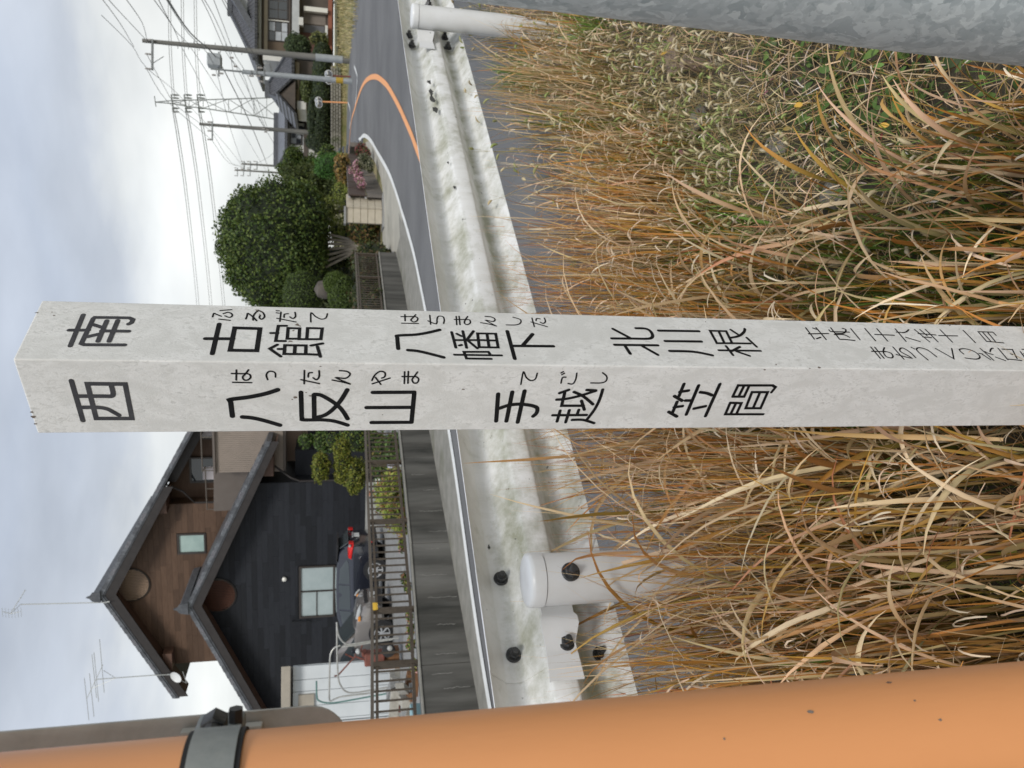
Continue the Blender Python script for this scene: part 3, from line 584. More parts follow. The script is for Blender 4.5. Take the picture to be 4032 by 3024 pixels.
parts.append(stand(11500, (-3.2, 8), (-2.1, .15), 520, .075, upright))
def fringe(t, s, x, y, k):     # thin seeding stems that make the feathery top along the rail
    kp = (t < 2.0) | (rng.random(len(t)) < .4); t, s, x, y, k = t[kp], s[kp], x[kp], y[kp], k[kp]
    n = len(t); h = hgt(t, s)*rng.uniform(.70, 1.10, n)
    return blades(x, y, np.full(n, -.02), rng.uniform(0, 6.28, n), np.abs(rng.normal(.05, .08, n)), rng.normal(.25, .3, n), h, rng.uniform(.0020, .0048, n), pick(OLV+BRN, n), np.where(((t > 2.2)[:, None]) & (rng.random((n,1)) < .65), pick(TAN+OLV+[(.50,.42,.20)], n), pick(ORG+ORG+TAN+TAN, n)), 6, rng.normal(0, .9, n), .3)
parts.append(stand(11000, (-3.0, 7), (-.45, .16), 420, .08, fringe))
parts.append(stand(2600, (-3.0, 6), (-.45, .12), 420, .08, lambda t, s, x, y, k: (lambda n, h: blades(x, y, h, rng.uniform(0, 6.28, n), rng.uniform(.3, 1.5, n), rng.normal(2.4, 1.1, n), rng.uniform(.025, .08, n), rng.uniform(.0025, .005, n), *(2*[pick([(.72,.60,.45),(.66,.50,.36),(.62,.40,.24)], n, .12)]), 6, rng.normal(0, 2.0, n), .8))(len(t), hgt(t, s)*rng.uniform(.40, .80, len(t)))))
def arching(t, s, x, y, k):
    n = len(t); h = hgt(t, s); l = h*rng.uniform(.75, 1.25, n)
    A_ = pick(OLV+BRN+TAN, n, .2); B1 = pick(TAN+TAN+TAN+ORG, n, .14)
    return blades(x, y, h*rng.uniform(0, .45, n), rng.uniform(0, 6.28, n), np.abs(rng.normal(.18, .15, n)), rng.gamma(3.2, .42, n), l*.66*np.where(t > .9, .8, 1), rng.uniform(.0045, .0105, n)*np.where(t > .8, .7, 1.22), A_, B1, 10, rng.normal(0, 1.4, n), .7)
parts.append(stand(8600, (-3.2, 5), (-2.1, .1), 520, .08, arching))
def curls(t, s, x, y, k):      # short bleached curls high in the stand
    kp = s < -.04; t, s, x, y, k = t[kp], s[kp], x[kp], y[kp], k[kp]; n = len(t); h = hgt(t, s)*rng.uniform(.3, .78, n)
    B1 = pick([(.70,.58,.42),(.66,.52,.36),(.74,.64,.48),(.62,.46,.33)], n, .12)
    return blades(x, y, h, rng.uniform(0, 6.28, n), rng.uniform(.3, 1.5, n), rng.normal(2.6, 1.1, n), rng.uniform(.05, .15, n), rng.uniform(.0025, .0060, n), B1, B1, 7, rng.normal(0, 2.0, n), .8)
parts.append(stand(3600, (-3.0, 6), (-2.1, .1), 500, .09, curls))
def inner_green(t, s, x, y, k):
    n = len(t); h = hgt(t, s)*rng.uniform(.35, .7, n)
    return blades(x, y, np.full(n, -.02), rng.uniform(0, 6.28, n), np.abs(rng.normal(.12, .12, n)), rng.normal(.5, .4, n), h, rng.uniform(.004, .009, n), pick(OLV, n), pick(OLV+GRN+ORG[:2], n), 6, rng.normal(0, .6, n), .2)
parts.append(stand(5200, (-3.0, 3.0), (-2.1, .1), 200, .06, inner_green))
V, F_, C = cat_parts(parts)
mesh_np('dry_grass', V, F_, C, m_blade, 'dense stand of tall orange and tan dry grass along the guardrail', 'grass')
# long pale blades arching out of the front of the stand
n = 720; t = rng.uniform(-2.4, .75, n); s = rng.uniform(-1.75, -.1, n); x, y = ts(t, s); ok = dens_ok(t, s, x, y) & (x**2+y**2 > 1.7); t, s, x, y = t[ok], s[ok], x[ok], y[ok]; n = len(t)
V, F_, C = blades(x, y, hgt(t, s)*rng.uniform(.1, .5, n), rng.uniform(-2.9, .6, n), rng.uniform(.15, .6, n), rng.gamma(5, .27, n), rng.uniform(.28, .55, n), rng.uniform(.006, .0105, n), pick(TAN+OLV[:2]+ORG[:2], n, .12), pick(TAN+TAN+ORG[:2], n, .1), 14, rng.normal(0, 1.1, n), .7)
mesh_np('dry_grass', V, F_, C, m_blade, 'long pale arching blades leaning out of the dry grass stand', 'grass')
# low ground cover: thatch, short grass and weeds
m = 34000; X0 = rng.uniform(-.9, 4.6, m); Y0 = rng.uniform(.45, 6.2, m); S0 = (X0+.525)*RN[0]+(Y0-2.01)*RN[1]; ok = (S0 < .1) & (S0 > -4.2) & (X0**2+Y0**2 > .25)
dist = np.hypot(X0, Y0); ok &= rng.random(m) < np.clip(2.6/dist**1.1, .1, 1); X0, Y0 = X0[ok], Y0[ok]; n = len(X0)
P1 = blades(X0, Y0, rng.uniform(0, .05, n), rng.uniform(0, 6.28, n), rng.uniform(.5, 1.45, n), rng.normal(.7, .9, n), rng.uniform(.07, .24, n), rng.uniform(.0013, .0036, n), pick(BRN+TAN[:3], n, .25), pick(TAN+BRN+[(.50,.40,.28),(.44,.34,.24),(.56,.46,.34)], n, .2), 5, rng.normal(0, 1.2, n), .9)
k = rng.random(n) < .55; xx, yy = X0[k]+rng.normal(0,.02,k.sum()), Y0[k]; n2 = len(xx)
P2 = blades(xx, yy, np.zeros(n2), rng.uniform(0, 6.28, n2), rng.uniform(.1, .9, n2), rng.normal(.8, .5, n2), rng.uniform(.06, .20, n2), rng.uniform(.0016, .004, n2), pick(OLV+GRN, n2), pick(OLV+GRN+TAN[:2]+ORG[3:4], n2), 5, rng.normal(0, .7, n2), .3)
V, F_, C = cat_parts([P1, P2]); mesh_np('ground_cover', V, F_, C, m_blade, 'matted low dry and green grass covering the ground of the verge', 'ground cover')
# green tufts near the far post
tf = []
for (X, Y, q) in ((2060,270,120),(2110,330,130),(2010,300,80),(2330,110,90),(2260,430,60),(3650,700,40),(2870,700,30),(3900,1010,30)):
    g = gnd(X, Y, .08); n = q; a = rng.uniform(0, 6.28, n); rr_ = rng.random(n)*.11
    tf.append(blades(g[0]+np.cos(a)*rr_, g[1]+np.sin(a)*rr_, np.zeros(n), a, rng.uniform(.05, .5, n), rng.uniform(.2, .9, n), rng.uniform(.16, .34, n), rng.uniform(.0024, .0045, n), pick(GRN, n), pick([(.22,.36,.08),(.18,.30,.06),(.28,.38,.12)], n), 6, rng.normal(0, .5, n), .1))
V, F_, C = cat_parts(tf); mesh_np('green_tufts', V, F_, C, m_blade, 'fresh green grass tufts growing near the far guardrail post', 'grass')
# foxtail seed heads
def foxtails(n, sel):
    Vs, Fs, Cs = [], [], []; o = 0
    K_, R_ = 6, 5
    for i in range(n):
        x, y, h, az_, ln_, r_, col = sel()
        lean = rng.uniform(.1, 1.1); sx, sy = x-math.cos(az_)*h*.3, y-math.sin(az_)*h*.3
        ctr = []; p = np.array([x, y, h]); th_ = lean
        for q in range(R_): ctr.append(p.copy()); p = p+np.array([math.cos(az_)*math.sin(th_), math.sin(az_)*math.sin(th_), math.cos(th_)])*ln_/(R_-1); th_ += .28
        rad = [.30, .85, 1, .8, .22]; vs = []
        for q in range(R_):
            d = ctr[min(q+1, R_-1)]-ctr[max(q-1, 0)]; d /= np.linalg.norm(d); a = np.cross(d, (.3,.2,.9)); a /= np.linalg.norm(a); b = np.cross(d, a)
            for j in range(K_): tt = 6.283*j/K_; vs.append(ctr[q]+(a*math.cos(tt)+b*math.sin(tt))*r_*rad[q]*rng.uniform(.85, 1.2))
        Vs.append(np.array(vs)); Cs.append(np.tile(col, (len(vs), 1))*rng.uniform(.8, 1.2, (len(vs), 1)))
        Fs.append(np.array([(o+q*K_+j, o+q*K_+(j+1)%K_, o+(q+1)*K_+(j+1)%K_, o+(q+1)*K_+j) for q in range(R_-1) for j in range(K_)])); o += len(vs)
        # bristles
        nb = 26; bv = []; bf = []
        for q in range(nb):
            u_ = rng.random()*(R_-1.01); i0 = int(u_); c_ = ctr[i0]*(1-(u_-i0))+ctr[i0+1]*(u_-i0); d = ctr[i0+1]-ctr[i0]; d /= np.linalg.norm(d)
            w_ = rng.normal(0, 1, 3); w_ -= d*(w_@d); w_ /= np.linalg.norm(w_); tip = c_+w_*r_*rng.uniform(1.5, 2.1)+d*r_*1.3; s_ = np.cross(d, w_)*.00045
            bv += [c_+s_+w_*r_*.5, c_-s_+w_*r_*.5, tip, tip]; bf.append((o+4*q, o+4*q+1, o+4*q+2, o+4*q+3))
        Vs.append(np.array(bv)); Cs.append(np.tile(np.array(col)*1.15, (len(bv), 1))); Fs.append(np.array(bf)); o += len(bv)
        # stem
        st = [np.array([sx, sy, 0]), np.array([(sx+x)/2, (sy+y)/2, h*.6]), np.array([x, y, h])]; bv = []
        for c_ in st: bv += [c_+(.0006, 0, 0), c_-(.0006, 0, 0)]
        Vs.append(np.array(bv)); Cs.append(np.tile((.35,.30,.14), (6, 1))); Fs.append(np.array([(o, o+1, o+3, o+2), (o+2, o+3, o+5, o+4)])); o += 6
    return np.concatenate(Vs), np.concatenate(Fs), np.concatenate(Cs)
FOX = [(.56,.47,.29),(.62,.53,.34),(.44,.36,.22),(.40,.40,.18),(.34,.40,.14),(.60,.53,.38)]
def selfox():
    while True:
        r_ = rng.random()
        if r_ < .30:
            t_, s_ = rng.uniform(1.9, 6), rng.uniform(-.5, .12); x_, y_ = ts(t_, s_); return x_, y_, rng.uniform(.25, 1.02)*hgt(t_, s_), rng.uniform(0, 6.28), rng.uniform(.025, .05), rng.uniform(.0045, .0075), np.array(FOX[rng.integers(0, 6)])
        if r_ < .76: X, Y = rng.uniform(2120, 2900), rng.uniform(90, 800)
        elif r_ < .92: X, Y = rng.uniform(2050, 3100), rng.uniform(300, 1100)
        else: X, Y = rng.uniform(2700, 3700), rng.uniform(500, 1150)
        hh = rng.uniform(.05, .26); g = gz(X, Y, hh); s = (g[0]+.525)*RN[0]+(g[1]-2.01)*RN[1]
        if s < .0 and g[1] > 1.3: return g[0], g[1], hh, rng.uniform(0, 6.28), rng.uniform(.022, .042), rng.uniform(.0035, .0056), np.array(FOX[rng.integers(0, 6)])
V, F_, C = foxtails(1250, selfox); mesh_np('foxtail_grass', V, F_, C, m_seed, 'many small pale bristly foxtail seed heads in the low grass', 'foxtail grass')
# small dry twigs and white curls on the low ground
n = 2600; X0 = rng.uniform(.2, 4.2, n); Y0 = rng.uniform(1.0, 5.6, n); S0 = (X0+.525)*RN[0]+(Y0-2.01)*RN[1]; ok = S0 < -.15; X0, Y0 = X0[ok], Y0[ok]; n = len(X0)
c = pick([(.62,.55,.45),(.55,.44,.36),(.70,.66,.58),(.46,.34,.28)], n, .12)
V, F_, C = blades(X0, Y0, rng.uniform(.03, .16, n), rng.uniform(0, 6.28, n), rng.uniform(.6, 1.7, n), rng.normal(1.8, 1.6, n), rng.uniform(.03, .10, n), rng.uniform(.002, .0045, n), c, c, 6, rng.normal(0, 2.4, n), .9)
mesh_np('dead_leaf_curls', V, F_, C, m_blade, 'bleached curled dead leaves scattered over the low grass', 'dead leaves')
# broad-leaved weeds
def leaves(n, px, py, pz, L0, W0, pal, up=(.2, 1.2)):
    S = 4; out_ = []
    az = rng.uniform(0, 6.28, n); th = rng.uniform(*up, n); ln_ = rng.uniform(*L0, n); wd = ln_*rng.uniform(*W0, n); c = pick(pal, n, .2)
    P = np.stack([px, py, pz], 1); V = np.zeros((n, S+1, 2, 3)); prof_ = [.25, .9, 1., .7, .05]
    for i in range(S+1):
        d = np.stack([np.sin(th)*np.cos(az), np.sin(th)*np.sin(az), np.cos(th)], 1); s_ = np.stack([-np.sin(az), np.cos(az), 0*az], 1)
        V[:, i, 0] = P+s_*(wd*prof_[i]/2)[:, None]; V[:, i, 1] = P-s_*(wd*prof_[i]/2)[:, None]; P = P+d*(ln_/S)[:, None]; th = th+.25
    C = np.repeat(c, (S+1)*2, 0); b = ((np.arange(n)*(S+1)*2)[:, None]+(np.arange(S)*2)[None]).ravel()
    return V.reshape(-1, 3), np.stack([b, b+1, b+3, b+2], 1), C
L_ = []
for (X, Y, r_, q) in ((2560,660,.10,70),(2640,600,.09,60),(3450,420,.20,150),(3250,300,.16,120),(3900,900,.14,110),(3500,880,.10,60),(3620,260,.12,70),(2900,900,.14,70),(3350,520,.22,120),(3800,480,.18,80),(2700,880,.08,60),(4010,1240,.1,60),(2500,880,.08,40),(3100,180,.1,50),(2280,1060,.05,20),(3700,1100,.1,50)):
    g = gnd(X, Y); a = rng.uniform(0, 6.28, q); rr_ = r_*np.sqrt(rng.random(q))
    q = q//2; a = a[:q]; rr_ = rr_[:q]; L_.append(leaves(q, g[0]+np.cos(a)*rr_, g[1]+np.sin(a)*rr_, rng.uniform(.01, .07, q), (.018, .055), (.35, .65), [(.075,.13,.03),(.09,.16,.035),(.06,.10,.025),(.12,.19,.045)], (.5, 1.5)))
q = 900; X0 = rng.uniform(.2, 4, q); Y0 = rng.uniform(1, 5, q); S0 = (X0+.525)*RN[0]+(Y0-2.01)*RN[1]; ok = S0 < -.2; X0, Y0 = X0[ok], Y0[ok]
L_.append(leaves(len(X0), X0, Y0, rng.uniform(.02, .12, len(X0)), (.014, .035), (.35, .6), [(.12,.22,.05),(.55,.33,.06),(.30,.06,.05),(.10,.16,.04),(.42,.30,.08),(.25,.10,.12)]))
V, F_, C = cat_parts(L_); mesh_np('weed_leaves', V, F_, C, m_leaf, 'low green broad-leaved weeds between the dry grass', 'weeds')
# stones and a weathered board half buried near the lamp pole
m_stone = mat('grey_stone', (.20,.19,.17), (.11,.105,.09), 30, .85, .004, 60); m_board = mat('weathered_wood', (.26,.19,.14), (.16,.12,.09), 30, .85, .002, 60, stretch=(1,8,1))
def stone(p, r_, lab, sc=(1,1,.6)):
    bm = bmesh.new(); bmesh.ops.create_icosphere(bm, subdivisions=3, radius=r_)
    for v in bm.verts:
        k_ = 1+.35*mn.noise(v.co*(1.1/r_)+Vector(p)*7)+.1*mn.noise(v.co*(3/r_)); v.co = Vector((v.co.x*sc[0], v.co.y*sc[1], v.co.z*sc[2]))*k_
    me = bpy.data.meshes.new('stone'); bm.to_mesh(me); bm.free(); me.materials.append(m_stone); me.shade_smooth(); o = bpy.data.objects.new('stone', me); COL.objects.link(o); o.location = p; tag(o, lab, 'stone')
for X, Y, r_, lab in ((3075,590,.055,'rounded grey stone half buried in weeds, nearest to the middle of the verge'),(3290,770,.045,'brownish grey stone under dry blades, below the larger rounded stone'),(2760,470,.05,'small flat grey stone lying beside the old board')):
    g = gnd(X, Y); stone((g[0], g[1], .015), r_, lab)
a = gnd(2600,170); b = gnd(2780,300); mb = MB(); mb.obox(((a[0]+b[0])/2, (a[1]+b[1])/2, .045), (.09,.02,.0), (-.008,.035,.008), (0,-.002,.012)); tag(mb.build('board', m_board, None, loc=((a[0]+b[0])/2, (a[1]+b[1])/2, 0), bevel=.003), 'short weathered brown board lying in the verge near the grey pole', 'board')
g = gnd(2770,270); mb = MB(); mb.lathe((g[0], g[1], -.05), (.1,-.1,1), [(.030,0),(.028,.15),(.026,.153),(.001,.153)], 14); tag(mb.build('stump', m_board, None, loc=tuple(g), auto=.6), 'cut end of a thin grey woody stump sticking up beside the board', 'stump')
# ================================================================ WALL, FENCE, YARD, HOUSE
m_wall = mat('stained_concrete', (.105,.10,.088), (.030,.030,.025), 3.5, .9, .003, 30, stretch=(1,1,.16), c3=(.17,.165,.15), s3=1.6, lo3=.48, hi3=.72, detail=9)
m_cgut = mat('gutter_concrete', (.27,.26,.23), (.19,.185,.16), 4, .9, .002, 50, c3=(.15,.15,.11), s3=1.1)
m_apr = mat('driveway_concrete', (.42,.40,.34), (.34,.325,.28), 1.5, .9, .002, 50, c3=(.25,.24,.20), s3=.8)
m_gravel = mat('grey_gravel', (.30,.30,.29), (.17,.17,.165), 22, .95, .02, 30, c3=(.36,.355,.34), s3=3)
m_fence = mat('bronze_fence_metal', (.075,.058,.043), (.10,.078,.058), 20, .4, 0, metal=.3)
m_fenl = mat('bronze_rail_top', (.13,.11,.09), rough=.35, metal=.3)
WA = np.array([-2.63, 9.47]); WD = np.array([.5002, .8659]); WN = np.array([-.8659, .5002])
def wp(l, o, z): return (WA[0]+WD[0]*l+WN[0]*o, WA[1]+WD[1]*l+WN[1]*o, z)
def wtop(l): return float(np.interp(l, [-6,-1.7,0,4,12], [.64,.60,.52,.47,.45]))
def rtop(l): return float(np.interp(l, [-6,-1.7,0,4,12], [1.14,1.12,1.06,1.03,1.05]))
wl = empty('retaining_wall', wp(5,0,0)); tag(wl, 'low stained grey concrete retaining wall with pale cracks, below the bronze fence', 'wall')
LE = [-7,-5,-3,-1,1,3,5,7,9,11,11.86]
for a, b in zip(LE[:-1], LE[1:]):
    mb = MB(); vs = []
    for l in (a+.006, b-.006):
        for o, z in ((0,-.1),(0,wtop(l)-.012),(.012,wtop(l)),(.15,wtop(l)),(.15,-.1)): vs.append(wp(l, o, z))
    mb.add(vs, [(0,1,2,3,4)[::-1],(5,6,7,8,9)]+[(i,(i+1)%5,(i+1)%5+5,i+5) for i in range(5)]); mb.build('wall_panel', m_wall, wl)
    mb = MB(); vs = [wp(l, o, wtop(l)+z) for l in (a+.004, b-.004) for o, z in ((-.012,.001),(.16,.001),(.16,.022),(-.006,.022),(-.012,.016))]
    mb.add(vs, [(0,1,2,3,4)[::-1],(5,6,7,8,9)]+[(i,(i+1)%5,(i+1)%5+5,i+5) for i in range(5)]); mb.build('coping', m_cgut, wl)
m_crack = mat('pale_crack', (.34,.33,.30), (.22,.21,.19), 30, .9)
for Y, x0, x1 in ((2014,.30,.95),(2095,.5,1),(2165,.35,.7),(2267,.1,.8),(2357,.25,.95),(2465,.4,.8),(2582,.3,.75),(2660,.2,.6),(1930,.5,.9),(1870,.2,.6),(2720,.4,.9)):
    p = onp(1640, Y, wp(0,0,0), (*WN,0)); l = (p[:2]-WA)@WD; mb = MB(); vs = []; n = 14
    for i in range(n+1):
        f = i/n; z = wtop(l)*(1-x0)*(1-f)+wtop(l)*(1-x1)*f; dl = .02*mn.noise(Vector((f*5, l*3, 0))); w = .002+.005*abs(mn.noise(Vector((f*6, l, 5))))
        vs += [wp(l+dl-w, -.002, z), wp(l+dl+w, -.002, z)]
    mb.add(vs, [(2*i, 2*i+1, 2*i+3, 2*i+2) for i in range(n)]); mb.build('crack', m_crack, wl)
fn = empty('bar_fence', wp(5,.07,.5)); tag(fn, 'bronze metal bar fence on top of the stained retaining wall', 'fence')
LF = np.arange(-7, 11.87, .128)
for l in (-6.5,-4.6,-2.7,-.90,-.09,1.55,2.95,4.6,6.2,7.9,10.33,11.82):
    mb = MB(); mb.obox(wp(l,.07,(wtop(l)+rtop(l))/2-.01), WD.tolist()*0+[WD[0]*.025,WD[1]*.025,0], (WN[0]*.03,WN[1]*.03,0), (0,0,(rtop(l)-wtop(l))/2)); mb.build('fence_post', m_fence, fn)
for l in LF:
    mb = MB(); zt, zb_ = rtop(l)-.02, wtop(l)+.09; mb.obox(wp(l,.07,(zt+zb_)/2), (WD[0]*.0075,WD[1]*.0075,0), (WN[0]*.009,WN[1]*.009,0), (0,0,(zt-zb_)/2)); mb.build('bar', m_fence, fn)
for nm, fz, h_, w_, mt in (('top_rail', lambda l: rtop(l)+.0, .035, .05, m_fenl), ('rail', lambda l: rtop(l)-.052, .03, .04, m_fence), ('bottom_rail', lambda l: wtop(l)+.08, .035, .045, m_fence)):
    ls = [-7,-1.7,0,4,11.9]; mb = MB(); vs = []
    for l in ls:
        for o, dz in ((-1,-1),(1,-1),(1,1),(-1,1)): vs.append(wp(l, .07+o*w_/2, fz(l)+dz*h_/2))
    mb.add(vs, [(i*4+j, i*4+(j+1)%4, (i+1)*4+(j+1)%4, (i+1)*4+j) for i in range(len(ls)-1) for j in range(4)]+[(3,2,1,0),(16,17,18,19)]); mb.build(nm, mt, fn, auto=.5)
# gutter strip between wall and white line, gravel yard, driveway
inn = [p for p in inner if p[1] > 3 and p[1] < 20.5]
flat_poly([wp(l, -.001, 0) for l in np.linspace(-6.5, 11.86, 12)]+[(p[0], p[1], 0) for p in inn[::-1]], .006, 'gutter_strip', m_cgut, 1.2)
mb = MB()
for a, b in zip(np.linspace(-6.5,11.8,14)[:-1], np.linspace(-6.5,11.8,14)[1:]):
    pass
flat_poly([wp(l, .15, 0) for l in (-8, 11.86)]+[(3.6,20.6,0),(2.5,24,0),(2,34,0),(-30,44,0),(-34,6,0)], .004, 'gravel_yard', m_gravel, 2.5)
ap = [gnd(*q) for q in ((1563,992),(1591,858),(1568,781),(1532,681),(1487,600),(1460,553),(1440,560),(1450,600),(1478,640),(1500,700),(1512,780),(1505,880),(1508,985))]
flat_poly(ap, .008, 'driveway', m_apr, 1.5)
# moss and litter tufts along the wall foot
# ---------------------------------------------------------------- foliage helper
def crown(c, r, n, leaf, pal, seed=0, lump=.22, shell=.62, asp=.6, freq=2.2, jit=.2, droop=0):
    d = rng.normal(0, 1, (n, 3)); d /= np.linalg.norm(d, axis=1)[:, None]
    lum = np.array([mn.noise(Vector(q*freq)+Vector((seed, seed*1.7, 0))) for q in d]); lum2 = np.array([mn.noise(Vector(q*freq*3)+Vector((seed, 3, 0))) for q in d])
    rad = (shell+(1-shell)*rng.random(n)**.6)*(1+lump*lum*1.6+lump*.7*lum2)
    P = np.array(c)+d*rad[:, None]*np.array(r); 
    nrm_ = d*.5+rng.normal(0, .6, (n, 3)); nrm_ /= np.linalg.norm(nrm_, axis=1)[:, None]
    a = np.cross(nrm_, rng.normal(0, 1, (n, 3))); a /= np.linalg.norm(a, axis=1)[:, None]; b = np.cross(nrm_, a)
    if droop: a = a*(1-droop)+np.array([0, 0, -1])*droop
    s = leaf*rng.uniform(.6, 1.3, n)[:, None]; V = np.stack([P-a*s, P+b*s*asp, P+a*s, P-b*s*asp], 1)
    C = np.repeat(pick(pal, n, jit), 4, 0); return V.reshape(-1, 3), np.arange(4*n).reshape(n, 4), C
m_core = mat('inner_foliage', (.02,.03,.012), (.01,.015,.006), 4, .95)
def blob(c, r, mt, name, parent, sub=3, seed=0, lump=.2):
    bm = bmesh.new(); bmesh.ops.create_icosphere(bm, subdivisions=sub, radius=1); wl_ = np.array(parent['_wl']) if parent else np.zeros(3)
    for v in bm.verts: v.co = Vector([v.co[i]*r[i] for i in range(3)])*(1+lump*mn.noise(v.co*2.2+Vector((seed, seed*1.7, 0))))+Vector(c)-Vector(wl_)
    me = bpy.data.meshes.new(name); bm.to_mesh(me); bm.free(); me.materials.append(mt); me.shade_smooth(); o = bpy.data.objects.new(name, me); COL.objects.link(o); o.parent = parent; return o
def plant(name, cat, label, base, balls, n, leaf, pal, stem=None, group=None, core=.8, **kw):
    """balls: list of (centre, radii); leaves shared out by volume"""
    base = np.array(base, float); t = empty(name, tuple(base)); tag(t, label, cat, group)
    w_ = np.array([b[1][0]*b[1][2]+1e-4 for b in balls]); w_ /= w_.sum()
    for i, (c, r) in enumerate(balls):
        V, F_, C = crown(np.array(c, float), r, max(30, int(n*w_[i])), leaf, pal, seed=base[0]+i*3.3, **kw)
        o = mesh_np('crown' if 'tree' in name or 'topiary' in name else 'foliage', V-base, F_, C, m_leaf, kind=None, parent=t)
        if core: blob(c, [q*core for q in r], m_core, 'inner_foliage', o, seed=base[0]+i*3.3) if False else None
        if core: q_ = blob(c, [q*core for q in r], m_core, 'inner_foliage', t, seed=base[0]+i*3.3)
    for s_ in (stem or []):
        mb = MB(); mb.tube(s_[0], s_[1], 8); mb.build('trunk' if 'tree' in name or 'topiary' in name else 'stem', m_bark, t, auto=1)
    return t
m_bark = mat('grey_bark', (.29,.26,.22), (.15,.13,.10), 8, .9, .006, 25, stretch=(1,1,.25))
# ---------------------------------------------------------------- the brown and black house
PH = math.radians(14); HA = np.array([math.cos(PH), -math.sin(PH), 0]); HN = np.array([math.sin(PH), math.cos(PH), 0]); HP = np.array([-4., 28.07, 0])
def h(s, o, z): return HP+HA*s+HN*o+np.array([0, 0, z])
hs = empty('gabled_house', tuple(h(-3.6,0,0))); tag(hs, 'two-storey house with a black lower gable and brown upper gable under grey tiled roofs', 'house')
def tone(c, k): return tuple(q*k for q in c)
blk = [mat('black_siding', tone((.0125,.0135,.017), k), tone((.016,.0175,.021), k), 3, .6, .0006, 30, stretch=(1,1,6), spec=.25) for k in (.8,1,1.3)]
brn = [mat('brown_siding', tone((.085,.050,.032), k), tone((.105,.064,.042), k), 3, .6, .0006, 30, stretch=(1,1,6), spec=.25) for k in (.85,1,1.12)]
m_barge = mat('dark_bargeboard', (.030,.026,.025), (.040,.035,.033), 3, .55, spec=.3)
m_tile = mat('grey_roof_tile', (.055,.058,.065), (.10,.105,.115), 9, .45, .002, 30)
m_tilel = mat('pale_rake_tile', (.16,.17,.185), (.07,.075,.085), 12, .45)
m_tiled = mat('dark_rake_tile', (.06,.06,.07), (.20,.20,.215), 30, .5)
m_frame = mat('bronze_window_frame', (.045,.037,.032), rough=.4, metal=.2)
m_frost = mat('frosted_pane', (.36,.42,.42), (.30,.36,.36), 1.5, .25, spec=.7)
m_frostg = mat('frosted_pane_green', (.36,.47,.43), (.28,.38,.35), 2, .25, spec=.7)
m_glass = glass('dark_glass'); m_white = mat('white_render', (.62,.62,.60), (.54,.54,.52), 2, .7)
m_soff = mat('soffit_brown', (.10,.052,.033), rough=.6)
def clip_poly(P, a, b, c):   # keep a*s+b*z<=c
    o = []
    for i in range(len(P)):
        p, q = P[i], P[(i+1)%len(P)]; dp, dq = a*p[0]+b*p[1]-c, a*q[0]+b*q[1]-c
        if dp <= 0: o.append(p)
        if dp*dq < 0: t = dp/(dp-dq); o.append((p[0]+(q[0]-p[0])*t, p[1]+(q[1]-p[1])*t))
    return o
def siding(s0, s1, z0, z1, ap, sl, o0, mats, holes, hh=.187, parent=hs, lr=(.9,2.2)):
    """staggered horizontal boards, cut to the gable slope and round the windows"""
    z = z0; row = 0
    while z < z1-.02:
        s = s0-rng.uniform(0, 1.2)
        while s < s1:
            l = rng.uniform(*lr); P = [(max(s, s0), z+.004), (min(s+l, s1)-.004, z+.004), (min(s+l, s1)-.004, min(z+hh, z1)), (max(s, s0), min(z+hh, z1))]; s += l
            if P[1][0]-P[0][0] < .05: continue
            P = clip_poly(P, sl, 1, ap[1]+sl*ap[0]); 
            if len(P) >= 3: P = clip_poly(P, -sl, 1, ap[1]-sl*ap[0])
            if len(P) < 3: continue
            pieces = [P]
            for (a, b, c, d) in holes:
                nw = []
                for Q in pieces:
                    if max(q[0] for q in Q) <= a or min(q[0] for q in Q) >= b or max(q[1] for q in Q) <= c or min(q[1] for q in Q) >= d: nw.append(Q); continue
                    for (aa, bb, cc) in ((1,0,a),(-1,0,-b)):
                        R_ = clip_poly(Q, aa, bb, cc)
                        if len(R_) >= 3: nw.append(R_)
                    M_ = clip_poly(clip_poly(Q, -1,0,-a) or [(0,0)], 1,0,b) 
                    if len(M_) >= 3:
                        for (aa, bb, cc) in ((0,1,c),(0,-1,-d)):
                            R_ = clip_poly(M_, aa, bb, cc)
                            if len(R_) >= 3: nw.append(R_)
                pieces = nw
            for Q in pieces:
                th = rng.uniform(.010, .014); mb = MB(); mb.prism([h(q[0], o0-th, q[1]) for q in Q], HN*(th+.004)); mb.build('siding_board', mats[rng.integers(0, 3)], parent)
        z += hh; row += 1
def gwall(s0, s1, z0, ap, sl, o0, o1, mt, name='wall', ze=None):
    zl = ap[1]-sl*abs(s0-ap[0]); zr = ap[1]-sl*abs(s1-ap[0]); mb = MB()
    mb.prism([h(s0,o0,z0), h(s1,o0,z0), h(s1,o0,zr), h(ap[0],o0,ap[1]), h(s0,o0,zl)], HN*(o1-o0)); return mb.build(name, mt, hs)
